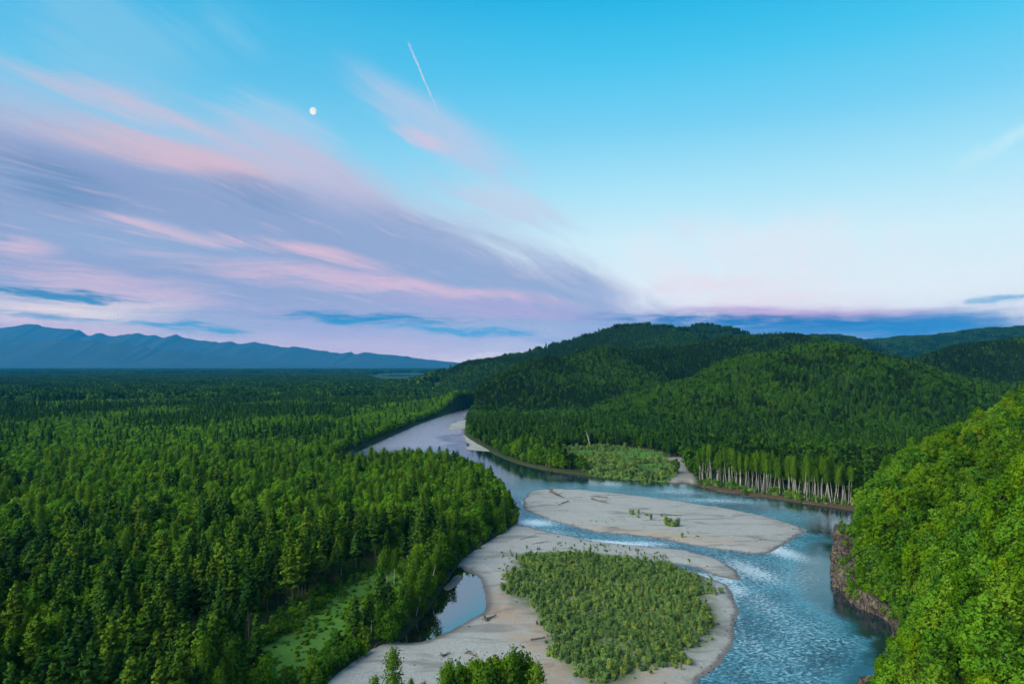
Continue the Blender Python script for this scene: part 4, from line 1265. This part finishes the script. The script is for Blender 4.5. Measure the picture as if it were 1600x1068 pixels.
# farther hills
X, Y = jgrid(-300, 5200, 2500, 5600, 38, 5, .8)
d = np.hypot(X, Y)
ok = in_sector(X, Y, 41) & (d >= 2500) & (X > np.interp(Y, [2300, 2700, 5600], [-250, -150, -260]))
X, Y = X[ok], Y[ok]
Z = height(X, Y) - 1.5
scatter_stuff('hill_forest', PATCH_DARK, np.stack([X, Y, Z], 1), frng.uniform(0, 6.28, len(X)), frng.uniform(.85, 1.15, len(X)), frng.integers(0, 3, len(X)),
              'dark forest on the farthest hills at the right', 'forest')

# ---- near right-hand spurs: bright leafy trees
X, Y = jgrid(40, 620, 70, 600, 4.9, 6)
sd = -sdf(CORRIDOR, X, Y)
ok = (sd > np.where(Y < 216, 0.6, 2.2)) & in_sector(X, Y, 44) & (Y < np.interp(X, [150, 200, 330, 520, 900], [372, 382, 462, 562, 702])) & (frng.random(len(X)) < .97)
X, Y, sd = X[ok], Y[ok], sd[ok]
Z = height(X, Y, sd) - .3
SC = frng.uniform(.55, 1.18, len(X)) * np.where(sd < 8, .5, np.where(sd < 14, .7, 1.0))
VAR = frng.integers(0, 5, len(X)); RZ = frng.uniform(0, 6.28, len(X))
drk = frng.random(len(X)) < .16 + .4 * sstep(26, 9, sd) + .35 * (fbm(X, Y, 30, 3, 71) > .56) + .25 * sstep(300, 400, Y)
P = np.stack([X, Y, Z], 1)
KD = np.where(drk, 'leaf', 'bright')
VAR = np.where(drk, VAR % 4, VAR)
a, b = split_near(X, Y, Z, 258)
def right_zone(x, y, z):
    px, py = to_px(x, y, z + 8)
    sdv = -sdf(CORRIDOR, np.array([x]), np.array([y]))[0]
    if 205 < y and sdv < 20: return 'on top of the river cliff'
    if y < 205: return ('low on the nearest spur at the water' if sdv < 20 else 'on the nearest right spur, ' + ('lower slope' if z < 14 else 'middle slope' if z < 28 else 'upper slope'))
    return 'on the spur behind the cliff, ' + ('lower slope' if z < 16 else 'middle slope' if z < 32 else 'upper slope')
for i in a:
    look = 'bright green billowing leafy tree' if KD[i] == 'bright' else 'deep green leafy tree'
    make_tree(KD[i], VAR[i], P[i], RZ[i], SC[i], 'leafy_tree', '%s %s %s' % (size_word(SC[i] * 1.1), look, right_zone(*P[i])), 'tree', 'leafy trees of the right-hand spurs')
protos = [v[2] for v in KINDS['bright']] + [v[2] for v in KINDS['leaf']]
scatter_stuff('leafy_forest', protos, P[b], RZ[b], SC[b], np.where(KD[b] == 'leaf', 5 + VAR[b], VAR[b]), 'bright green leafy forest climbing the spur at the right', 'forest')

# ---- row of white birches on the far bank
line = np.array([ground_pt(*p) for p in [(1098, 758), (1140, 765), (1190, 773), (1240, 781), (1285, 788), (1318, 793), (1338, 796)]])
seg = np.r_[0, np.cumsum(np.hypot(*np.diff(line, axis=0).T))]
brng = np.random.default_rng(5)
nrow = 0
for row, (off, step) in enumerate(((0.4, 2.5), (3.6, 2.8), (7.5, 3.2))):
    s = brng.uniform(0, 1.5)
    while s < seg[-1]:
        bx = np.interp(s, seg, line[:, 0]) + brng.normal(0, .5); by = np.interp(s, seg, line[:, 1]) + off + brng.normal(0, .8)
        s += step * brng.uniform(.55, 1.5)
        if brng.random() < .10: continue
        zz = float(height(np.array([bx]), np.array([by]))[0]) - .2
        px, _ = to_px(bx, by, 10)
        third = 'left end' if px < 1165 else ('middle' if px < 1245 else 'right end')
        sc = brng.uniform(.82, 1.18)
        o = make_tree('bank_birch', int(brng.integers(0, 5)), (bx, by, zz), brng.uniform(0, 6.28), sc, 'birch_tree',
                  '%s white birch, %s of the %s row on far river bank' % (size_word(sc), third, ('front', 'second', 'rear')[row]), 'birch', 'white birches lining the far river bank')
        o.rotation_euler = (R(brng.normal(0, 2.5)), R(brng.normal(0, 3)), o.rotation_euler[2])
        if row == 0 and px > 1300:
            o.rotation_euler = (R(brng.uniform(-8, 8)), R(brng.uniform(2, 14)), o.rotation_euler[2])

s_ = brng.uniform(0, seg[-1] + 12, 150)
bx = np.interp(s_, seg, line[:, 0]) + np.maximum(s_ - seg[-1], 0) * .9 + brng.normal(0, 1, 150); by = np.interp(s_, seg, line[:, 1]) - np.maximum(s_ - seg[-1], 0) * .3 + brng.uniform(-9, -1, 150) + np.maximum(s_ - seg[-1], 0) * brng.uniform(0, 2, 150)
k_ = -sdf(CORRIDOR, bx, by) > .6
scatter_stuff('undergrowth', [v[2] for v in KINDS['shrub']], np.stack([bx, by, height(bx, by) - .3], 1)[k_], brng.uniform(0, 6.28, k_.sum()), brng.uniform(.5, 1.3, k_.sum()), brng.integers(0, 5, k_.sum()),
              'low green bushes on the bank below the white birches', 'bushes')
BUSH_ROW = [(bx[i], by[i]) for i in range(150) if k_[i]][::3]

# ---- willow shrubs on the gravel island
X, Y = jgrid(-30, 110, 150, 320, 1.2, 7, .98)
isl = sdf(ISLAND, X, Y) + (fbm(X, Y, 13, 3, 98) - .5) * 20
den = sstep(-1, 4, isl) * np.clip(.55 + 1.6 * sstep(.30, .46, fbm(X, Y, 9, 3, 81)), 0, .95)
# thinner towards the water on the right and the upstream end
px, py = to_px(X, Y, 0)
den *= np.clip(1 - .65 * sstep(1060, 1130, px), 0, 1)
fringe = (isl < 1) & (isl > -14) & (px > 780) & (px < 1090) & (py < 905)
den = np.where(fringe, .16 * (fbm(X, Y, 5, 2, 83) > .52) + .02, den)
ok = frng.random(len(X)) < den
ok &= (sdf(BAR_MAIN, X, Y) > 3) & (sdf(SPIT_CUT, X, Y) < -2)
X, Y, isl = X[ok], Y[ok], isl[ok]
Z = np.full(len(X), .85)
SC = frng.uniform(.30, .86, len(X)) * np.where(isl < 1.5, .55, 1.0) * np.where(Y < 215, 1.1, .9) * (.7 + .6 * fbm(X, Y, 12, 3, 97))
VAR = frng.integers(0, 5, len(X)); RZ = frng.uniform(0, 6.28, len(X))
pxy = to_px(X, Y, Z + 1)
vis = pxy[1] < 1066
iso = (isl < 1.5) & vis
rank = np.argsort(np.where(iso, -1e6, 0) + np.where(vis, Y, 1e8))
nn = min(300, int(vis.sum()))
for i in rank[:nn]:
    if iso[i]:
        zone = 'standing alone on bare gravel ' + ('above the thicket' if Y[i] > 250 else 'beside the thicket')
    else:
        zone = 'in %s of island thicket, %s' % ('front edge' if Y[i] < 190 else 'front third' if Y[i] < 205 else 'middle', 'left side' if pxy[0][i] < 930 else 'centre' if pxy[0][i] < 1030 else 'right side')
    make_tree('shrub', VAR[i], (X[i], Y[i], Z[i]), RZ[i], SC[i], 'willow_shrub', '%s green willow shrub %s' % (size_word(SC[i] * 1.1), zone), 'shrub', 'willow shrubs on the gravel island')
b = rank[nn:]
scatter_stuff('willow_thicket', [v[2] for v in KINDS['shrub']], np.stack([X, Y, Z], 1)[b], RZ[b], SC[b], VAR[b], 'grey green willow thicket covering the gravel island', 'shrubs')

# ---- shrubs and reeds of the meadow across the river, understorey along the banks
X, Y = jgrid(20, 160, 430, 680, 2.6, 8)
ms = sdf(MEADOW, X, Y)
band = fbm(X, Y * 2.2, 30, 3, 85)
ok = (ms > -2) & (frng.random(len(X)) < np.where(band > .5, .95, .25))
X, Y = X[ok], Y[ok]
scatter_stuff('willow_thicket', [v[2] for v in KINDS['shrub']], np.stack([X, Y, height(X, Y) - .2], 1), frng.uniform(0, 6.28, len(X)), frng.uniform(.5, 1.1, len(X)) * np.where(band[ok] > .58, 1.6, .8),
              frng.integers(0, 5, len(X)), 'light green willows filling the meadow across the river', 'shrubs')
X, Y = jgrid(-90, -5, 150, 270, 1.25, 12, .95)
cl = sdf(CLEARING, X, Y)
ok = (cl > -3) & (frng.random(len(X)) < .25 + .7 * (fbm(X, Y, 9, 3, 96) > .5))
X, Y = X[ok], Y[ok]
tuft = [joined('grass_tuft', shrub(121, .45, 1.6, 140, .22, 10), (B_LEAF, L_BIRCH)), joined('grass_tuft', shrub(122, .65, 1.5, 150, .22, 10), (B_LEAF, L_LEAF))]
scatter_stuff('grass', tuft, np.stack([X, Y, height(X, Y) - .1], 1), frng.uniform(0, 6.28, len(X)), frng.uniform(.6, 1.5, len(X)), frng.integers(0, 2, len(X)),
              'rough green grass of the clearing in the left wood', 'grass')
X, Y = jgrid(-150, 60, 95, 420, 2.2, 9)
sd = -sdf(CORRIDOR, X, Y)
cl = sdf(CLEARING, X, Y)
ok = (sd > -.5) & (sd < 12) & (frng.random(len(X)) < .5) & ((X < -8) | (Y > 300)) & (cl < 2)
ok |= (cl > -3) & (cl < 4) & (frng.random(len(X)) < .3) & (sd > 0)
X, Y = X[ok], Y[ok]
und = lo('bank_bush', [broadleaf(111, 3.2, 3.4, .05, 420, .34, 8, False, .05), broadleaf(112, 4.2, 3.6, .05, 480, .34, 9, False, .05)], (B_LEAF, L_LEAF))
scatter_stuff('undergrowth', und, np.stack([X, Y, height(X, Y) - .3], 1), frng.uniform(0, 6.28, len(X)), frng.uniform(.6, 1.4, len(X)), frng.integers(0, 2, len(X)),
              'green bushes growing along the left forest edge and pond bank', 'bushes')
bb = np.array(BUSH_ROW) + frng.normal(0, 1.5, (len(BUSH_ROW), 2)) + [0, 2.5]
scatter_stuff('undergrowth', und, np.stack([bb[:, 0], bb[:, 1], height(bb[:, 0], bb[:, 1]) - .3], 1), frng.uniform(0, 6.28, len(bb)), frng.uniform(.5, 1.5, len(bb)), frng.integers(0, 2, len(bb)),
              'leafy bushes between the white birch stems on the far bank', 'bushes')

# ================================================================== single things
def put(kd, var, px, py, sc, name, label, cat, group=None, z=None, lean=(0, 0), rz=0.0):
    x, y = ground_pt(px, py, 1.0)
    zz = float(height(np.array([x]), np.array([y]))[0]) if z is None else z
    o = make_tree(kd, var, (x, y, zz - .2), rz, sc, name, label, cat, group)
    o.rotation_euler = (R(lean[0]), R(lean[1]), rz)
    return o

# birches of the clearing
put('birch', 1, 592, 938, .72, 'birch_tree', 'left birch of the bare white-stemmed pair at the back of the grassy clearing', 'birch', lean=(0, 6))
put('birch', 3, 603, 936, .74, 'birch_tree', 'right birch of the bare white-stemmed pair at the back of the grassy clearing', 'birch', lean=(0, -3))
put('birch', 0, 616, 920, .66, 'birch_tree', 'third white-stemmed birch standing just right of the bare-stemmed pair', 'birch')
put('poplar', 0, 549, 998, 1.0, 'young_birch', 'slim young birch with pale stem, left of two in the clearing', 'birch')
put('poplar', 1, 569, 995, .9, 'young_birch', 'slim young birch with pale stem, right of two in the clearing', 'birch')
put('birch', 2, 650, 962, .92, 'birch_tree', 'bushy light green birch leaning over the left end of the pond', 'birch', lean=(-4, 12))
put('birch', 0, 640, 955, .98, 'birch_tree', 'tallest light green birch on the pond bank, white stems showing', 'birch', lean=(0, 4))
# young poplars at the lower edge
put('feathery', 0, 607, 1120, 1.2, 'young_poplar', 'slender feathery young poplar standing alone on the gravel at the bottom', 'poplar', z=.8)
put('feathery', 1, 586, 1108, .8, 'young_poplar', 'low bushy poplar sapling at the foot of the lone slender poplar', 'poplar', z=.8)
prng = np.random.default_rng(77)
for i in range(26):
    px = 690 + 148 * ((i % 13) + prng.uniform(0, .9)) / 13; py = 1118 + 34 * (i // 13) + prng.uniform(-10, 12)
    top = np.interp(px, [680, 720, 760, 800, 845], [1036, 1022, 1013, 1008, 1024])
    x, y = ground_pt(px, py, .8)
    hgt = CAM_Z - (top + prng.uniform(-4, 16) - 572) / F_PX * y - .8
    v = int(prng.integers(0, 3)); h0 = (11, 12.5, 9.5)[v]; kd_ = 'poplar'
    if i % 2: kd_, v = 'feathery', i // 2 % 2; h0 = (13, 10)[v]
    side = 'left' if px < 735 else 'middle' if px < 790 else 'right'
    make_tree(kd_, v, (x, y, .6), prng.uniform(0, 6.28), max(.35, hgt / h0), 'young_poplar', 'bright young poplar in the %s of the dense clump at the bottom edge, %s row' % (side, 'back' if py < 1134 else 'front'), 'poplar', 'young poplars in the clump at the bottom edge')

for i, (px, py, s_, lab) in enumerate([(640, 1096, .45, 'low sapling left of the dense poplar clump at the bottom'), (662, 1104, .6, 'feathery sapling at the left rim of the poplar clump'), (625, 1108, .5, 'small sapling just right of the lone slender poplar')]):
    put('feathery', i % 2, px, py, s_, 'young_poplar', lab, 'poplar', z=.8)
for i, (px, py, s_, lean) in enumerate([(708, 880, .62, 6), (697, 893, .75, 4), (686, 905, .8, 8), (677, 921, .72, 10), (668, 937, .85, 6), (655, 958, .8, 9), (640, 975, .85, 5), (628, 990, .7, 8), (612, 1002, .75, 4)]):
    put('leaf' if i % 3 else 'birch', i % 4, px - 6, py, s_, 'leafy_tree' if i % 3 else 'birch_tree', ('broad green tree' if i % 3 else 'pale birch') + ' leaning over the dark pond edge, %s from its far end' % ('first', 'second', 'third', 'fourth', 'fifth', 'sixth', 'seventh', 'eighth', 'ninth')[i], 'tree', lean=(0, lean), rz=0)
# ---- driftwood
def log_mesh(seed, L, r0, root=True, branches=4):
    t = TM(seed); r = t.r
    k = 7
    s = np.linspace(0, 1, k)
    P = np.stack([s * L - L / 2, np.sin(s * 3 + seed) * L * .03, r0 * .8 + s * 0.15 * L * r.uniform(0, .4)], 1)
    t.tube(np.vstack([P[:1] - [r0 * .3, 0, 0], P, P[-1:] + [.05, 0, 0]]), np.r_[0.01, np.linspace(r0, r0 * .35, k), .01], 8)
    b = TM(seed + 50)
    if root:
        for i in range(9):
            a = i * .7 + r.uniform(-.3, .3); q = r.uniform(.7, 1.5) * r0 * 3.2
            e = P[0] + np.array([-q * .45, math.cos(a) * q, math.sin(a) * q * .9]); e[2] = max(e[2], .05)
            b.tube(np.stack([P[0], (P[0] + e) / 2 + [-.1, 0, .1], e]), [r0 * .6, r0 * .3, .03], 5)
    br = TM(seed + 90)
    for i in range(branches):
        u = r.uniform(.35, .95); p = P[0] + (P[-1] - P[0]) * u; q = L * r.uniform(.12, .3)
        a = r.uniform(-2.6, 2.6)
        e = p + np.array([q * .6, math.sin(a) * q, abs(math.cos(a)) * q * .6])
        br.tube(np.stack([p, (p + e) / 2 + [0, 0, .1], e]), [r0 * .3, r0 * .2, .02], 5)
    return t, b if root else None, br if branches else None

def driftwood(px, py, px2, py2, r0, seed, label, root=True, branches=4, name='driftwood_log', z=.9, group=None):
    a, b = ground_pt(px, py, z), ground_pt(px2, py2, z)
    L = math.hypot(b[0] - a[0], b[1] - a[1])
    t, rt, br = log_mesh(seed, L, r0, root, branches)
    o = empty(name, ((a[0] + b[0]) / 2, (a[1] + b[1]) / 2, z - .08), math.atan2(b[1] - a[1], b[0] - a[0]))
    tag(o, label, 'driftwood', group)
    for nm, tm in (('trunk', t), ('root_mass', rt), ('branches', br)):
        if tm is not None and tm.v:
            q = bpy.data.objects.new(nm, tm.mesh(nm, [B_DRIFT])); COL.objects.link(q); q.parent = o
    return o

driftwood(861, 769, 879, 778, .75, 1, 'thick stranded tree trunk with torn roots at the upper left of the middle bar', branches=3)
driftwood(886, 783, 873, 789, .3, 2, 'small forked snag just below the thick stranded trunk', root=True, branches=3)
driftwood(950, 777, 921, 775, .32, 3, 'long thin driftwood log with branches, upper of the two at the bar centre', root=False, branches=6)
driftwood(927, 780, 951, 788, .38, 4, 'driftwood log with dark root clump, lower of the two at the bar centre', root=True, branches=4)
driftwood(1063, 806, 1000, 803, .28, 5, 'long pale log lying among the shrubs on the middle bar', root=True, branches=5)
driftwood(812, 843, 838, 837, .16, 6, 'thin bent branch lying on gravel above the willow thicket', root=False, branches=3)
driftwood(832, 850, 856, 846, .18, 7, 'forked dry branch on gravel below the thin bent branch', root=False, branches=4)
driftwood(830, 1000, 851, 996, .35, 8, 'pale log sticking out of the thicket onto the sand', root=False, branches=2, z=1.0)
driftwood(760, 968, 775, 963, .5, 9, 'dark brown root stump on the sand beside the pond', root=True, branches=5, z=1.0)
driftwood(692, 1024, 704, 1020, .3, 10, 'small dark driftwood clump on grey gravel below the pond', root=True, branches=4, z=1.0)
driftwood(733, 1020, 745, 1026, .35, 11, 'dark driftwood beside the poplar clump at the bottom', root=True, branches=4, z=1.0)
driftwood(497, 1062, 515, 1050, .2, 12, 'bleached fallen stem on the bank at the forest edge', root=False, branches=2, z=1.2)
driftwood(585, 1010, 592, 1004, .2, 13, 'broken pale stem at the corner of the forest bank', root=False, branches=2, z=1.0)
driftwood(1100, 760, 1112, 764, .25, 14, 'white fallen birch stem lying at the left end of the far bank', root=False, branches=2, z=.8)
driftwood(1120, 767, 1150, 772, .22, 15, 'long pale stem lying on the far bank below the birches', root=False, branches=3, z=.7)
driftwood(1160, 774, 1186, 777, .22, 16, 'bleached stem half in the water below the birches', root=False, branches=2, z=.5)
driftwood(1255, 786, 1278, 789, .22, 17, 'brown fallen stem at the right end of the birch bank', root=False, branches=3, z=.6)

# bleached leaning dead trunk on the far bank
t = TM(301)
t.tube([(0, 0, -.3), (-.8, 0, 5), (-2.2, .2, 10), (-3.6, .2, 15)], [.42, .36, .26, .1], 7)
bm_ = TM(302)
for e in ((-2.6, 1.5, 12), (-.9, -1.6, 9.2), (-4.4, .4, 14.0), (-1.3, 1.0, 12.6)):
    bm_.tube([(-1.8, .1, 8.6), (e[0] * .6 - .7, e[1] * .6, e[2] - 1.2), e], [.14, .09, .03], 5)
x, y = ground_pt(922, 702)
dead = empty('dead_tree', (x, y, 2.0), 0.2)
tag(dead, 'bleached dead tree leaning left beside the meadow across the river', 'dead tree')
for nm, tm in (('trunk', t), ('branches', bm_)):
    q = bpy.data.objects.new(nm, tm.mesh(nm, [B_BIRCH])); COL.objects.link(q); q.parent = dead

# shrubs of the middle bar
for i, (px, py, s, lab) in enumerate([(987, 803, 1.2, 'leftmost green shrub on the middle gravel bar'), (998, 803, .9, 'small shrub second from left on the middle bar log'), (1010, 805, .7, 'tiny shrub at the middle of the bar log'),
                                      (1017, 811, .8, 'small round shrub below the bar log'), (1034, 806, .75, 'low shrub at the right end of the bar log'), (997, 808, .6, 'tiny shrub below the left end of the bar log'),
                                      (1041, 820, 1.5, 'left bush of the large clump on the middle bar'), (1050, 822, 1.7, 'largest bush in the clump on the middle bar'), (1059, 822, 1.2, 'right bush of the large clump on the middle bar'),
                                      (1066, 838, 1.0, 'lone upright shrub near the lower shore of the middle bar'), (1046, 817, 1.2, 'rear bush of the large clump on the middle bar'), (1075, 833, .45, 'tiny tuft right of the lone upright shrub'),
                                      (1090, 838, .45, 'tiny tuft farthest right on the middle bar')]):
    x, y = ground_pt(px, py, .9)
    make_tree('shrub', i % 5, (x, y, .75), i * 1.3, s, 'willow_shrub', lab, 'shrub', 'shrubs on the middle gravel bar')

# ---- boulders
def boulder(x, y, z, s, seed, label, mat=M_ROCK, flat=.6):
    bm = bmesh.new()
    bmesh.ops.create_icosphere(bm, subdivisions=3, radius=1.0)
    for v in bm.verts:
        p = np.array(v.co)
        k = .72 + .55 * float(fbm(np.array([p[0] * 3 + seed * 9.1]), np.array([p[1] * 3 + p[2] * 2.3]), 1.6, 3, seed)[0])
        v.co = Vector((p[0] * k * 1.25, p[1] * k, p[2] * k * flat))
    me = bpy.data.meshes.new('boulder'); bm.to_mesh(me); bm.free(); me.materials.append(mat)
    o = bpy.data.objects.new('boulder', me); COL.objects.link(o)
    o.location = (x, y, z); o.scale = (s,) * 3; o.rotation_euler = (0, 0, seed * 1.7)
    return tag(o, label, 'rock')
x, y = ground_pt(1285, 829); boulder(x, y, .1, 1.1, 1, 'small dark rock in the river off the tip of the middle bar', flat=.4)
x, y = ground_pt(1273, 827); boulder(x, y, .05, .6, 2, 'smallest rock awash beside the tip of the middle bar', flat=.4)
boulder(83.5, 160.5, 5.5, 3.0, 3, 'grey brown rock outcrop among trees on the nearest spur by the water', flat=1.0)
for i, (px, py, s) in enumerate([(872, 838, .5), (823, 852, .45), (808, 868, .4)]):
    x, y = ground_pt(px, py, .9); boulder(x, y, .9, s, 10 + i, ('dark stone on gravel near the spit channel', 'dark stone on gravel left of the forked branch', 'dark stone on gravel nearest the wooded point')[i])

# ---- loose stones along the bars, small shrubs clinging to the cliff
def stone_mesh(seed):
    bm = bmesh.new(); bmesh.ops.create_icosphere(bm, subdivisions=2, radius=.5)
    for v in bm.verts:
        p = v.co; k = .75 + .5 * float(fbm(np.array([p.x * 4 + seed * 3.3]), np.array([p.y * 4 + p.z * 3]), 1.5, 2, seed)[0]); v.co = Vector((p.x * k * 1.3, p.y * k, p.z * k * .6))
    me = bpy.data.meshes.new('river_stone'); bm.to_mesh(me); bm.free(); me.materials.append(M_STONE)
    return bpy.data.objects.new('river_stone', me)
M_STONE = mat_rock('river stone', (0.07, 0.065, 0.06), (0.24, 0.235, 0.225), .8)
X, Y = jgrid(-60, 190, 150, 470, 1.1, 31, .98)
srng = np.random.default_rng(31)
dm, da = sdf(BAR_MID, X, Y), sdf(BAR_MAIN, X, Y)
db = np.maximum(dm, da)
pr = .55 * np.exp(-np.abs(db - .8) / .9) + .05 * (db > 2) * sstep(.5, .68, fbm(X, Y, 15, 3, 33)) + .004 * (db > 0)
ok = (db > -.6) & (srng.random(len(X)) < pr) & (sdf(POND, X, Y) < 1)
X, Y, db = X[ok], Y[ok], db[ok]
zz = np.where(db > 0, .9 * (1 - np.exp(-np.maximum(db, 0) * .16)), 0.0) + .02
scatter_stuff('river_stones', [stone_mesh(i) for i in range(4)], np.stack([X, Y, zz], 1), srng.uniform(0, 6.28, len(X)), srng.uniform(.25, .8, len(X)) ** 1.5 * 1.1, srng.integers(0, 4, len(X)),
              'grey stones strewn over the gravel bars and their wet margins', 'stones')
gi_ = np.arange(nh * ns).reshape(nh, ns)
cpts = np.stack([CXg, CYg, CZg], -1)
pick = []
for k in range(900):
    r_, c_ = int(srng.integers(12, nh)), int(srng.integers(0, ns))
    w = .5 if Vg[r_, c_] > .84 else .008 + .10 * (sv[c_] > 92)
    if srng.random() < w and cpts[r_, c_, 2] > 1.2: pick.append(cpts[r_, c_])
pick = np.array(pick)
scatter_stuff('cliff_bushes', und, pick - [0, 0, .3], srng.uniform(0, 6.28, len(pick)), srng.uniform(.3, .95, len(pick)), srng.integers(0, 2, len(pick)), 'green bushes clinging to the river cliff', 'bushes')
X, Y = jgrid(112, 160, 205, 310, 2.3, 33, .95)
sd = -sdf(CORRIDOR, X, Y)
ok = (sd > 3.5) & (sd < 24) & (srng.random(len(X)) < .8)
X, Y, sd = X[ok], Y[ok], sd[ok]
scatter_stuff('undergrowth', und, np.stack([X, Y, height(X, Y, sd) - .3], 1), srng.uniform(0, 6.28, len(X)), srng.uniform(.6, 1.6, len(X)), srng.integers(0, 2, len(X)), 'leafy undergrowth on the steep slope above the river cliff', 'bushes')

# ---- far open water on the plain
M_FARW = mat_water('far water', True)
def far_water(pts, z=4.0):
    P = poly_px(pts, 2)
    n = len(P); c = P.mean(0)
    k = (CAM_Z - z) / CAM_Z
    v = [(c[0] * k, c[1] * k, z)] + [(a * k, b * k, z) for a, b in P]
    o = mesh_obj('far_river', v, [(0, 1 + i, 1 + (i + 1) % n) for i in range(n)], M_FARW)
    return tag(o, kind='structure')
far_water([(588, 585.6), (640, 584.6), (690, 587.0), (700, 589.2), (660, 588.2), (610, 587.4)])

# ================================================================== moon and vapour trail
def sky_pt(px, py, dist):
    v = Vector(px_dir(px, py)); v.normalize()
    return Vector((0, 0, CAM_Z)) + v * dist

m, N, out = new_mat('moonlit disc')
oc = N.n('ShaderNodeTexCoord').outputs['Object']
e = N.n('ShaderNodeEmission')
N.put(e.inputs[0], N.mix(N.smooth(N.noise(oc, 1.5, 4, .6), .42, .66), (1.0, 0.98, 0.93), (0.74, 0.76, 0.78)))
e.inputs[1].default_value = 0.72
N.t.links.new(e.outputs[0], out.inputs['Surface'])
bm = bmesh.new(); bmesh.ops.create_uvsphere(bm, u_segments=40, v_segments=24, radius=1.0)
for f in bm.faces: f.smooth = True
me = bpy.data.meshes.new('moon'); bm.to_mesh(me); bm.free(); me.materials.append(m)
moon = bpy.data.objects.new('moon', me); COL.objects.link(moon)
moon.location = sky_pt(489, 173.5, 60000); moon.scale = (262, 282, 292); moon.rotation_euler = (0, R(16), 0)
tag(moon, 'small white nearly full moon in the blue evening sky', 'moon')

m, N, out = new_mat('vapour trail')
lw = N.n('ShaderNodeLayerWeight'); lw.inputs[0].default_value = .5
oc = N.n('ShaderNodeTexCoord').outputs['Object']
uu = attr(N, 'fade')
soft = N.smooth(lw.outputs['Facing'], 0.9, 0.25)
al = N.m('MULTIPLY', N.m('MULTIPLY', soft, uu), N.smooth(N.noise(oc, 0.006, 4, .6), .3, .65, .25, 1.0))
tr = N.n('ShaderNodeBsdfTransparent'); em = N.n('ShaderNodeEmission')
N.put(em.inputs[0], (0.92, 0.88, 0.90)); em.inputs[1].default_value = .6
mx = N.n('ShaderNodeMixShader'); N.put(mx.inputs[0], al)
N.t.links.new(tr.outputs[0], mx.inputs[1]); N.t.links.new(em.outputs[0], mx.inputs[2]); N.t.links.new(mx.outputs[0], out.inputs['Surface'])
ctrl = [(638, 66), (645, 84), (654, 103), (661, 122), (668, 138), (676, 156), (684, 174), (688, 184)]
pts = [sky_pt(px, py, 30000) for px, py in ctrl]
pts = chaikin(np.array([tuple(p) for p in pts]), 3, closed=False)
pts += np.random.default_rng(2).normal(0, 9, pts.shape)
s = np.linspace(0, 1, len(pts))
t = TM(1)
t.tube(pts, 26 + 16 * np.sin(s * 34) * .4 + 22 * (1 - s), 10)
me = t.mesh('contrail', [m])
a = me.attributes.new('fade', 'FLOAT', 'POINT')
a.data.foreach_set('value', np.repeat(np.clip(np.interp(s, [0, .08, .3, .6, 1], [.03, .4, .55, .35, 0]), 0, 1), 10).astype(np.float32))
tr_ = bpy.data.objects.new('contrail', me); COL.objects.link(tr_)
tag(tr_, 'thin white aircraft vapour trail slanting across the blue sky', 'vapour trail')

# ================================================================== haze: one even box of air round the valley
HZ_X0, HZ_X1, HZ_Y0, HZ_Y1, HZ_Z0, HZ_Z1 = -30000, 13000, -600, 26500, -6, 1600
bm = bmesh.new(); bmesh.ops.create_cube(bm, size=1.0)
me = bpy.data.meshes.new('haze'); bm.to_mesh(me); bm.free()
haze = bpy.data.objects.new('haze', me); COL.objects.link(haze)
haze.location = ((HZ_X0 + HZ_X1) / 2, (HZ_Y0 + HZ_Y1) / 2, (HZ_Z0 + HZ_Z1) / 2)
haze.scale = (HZ_X1 - HZ_X0, HZ_Y1 - HZ_Y0, HZ_Z1 - HZ_Z0)
m, N, out = new_mat('evening haze')
pv_ = N.n('ShaderNodeVolumePrincipled')
N.put(pv_.inputs['Color'], (0.012, 0.35, 0.76))
pv_.inputs['Density'].default_value = 3.2e-5
N.t.links.new(pv_.outputs[0], out.inputs['Volume'])
me.materials.append(m)
tag(haze, 'thin blue evening haze lying over the whole valley', 'haze', kind='stuff')
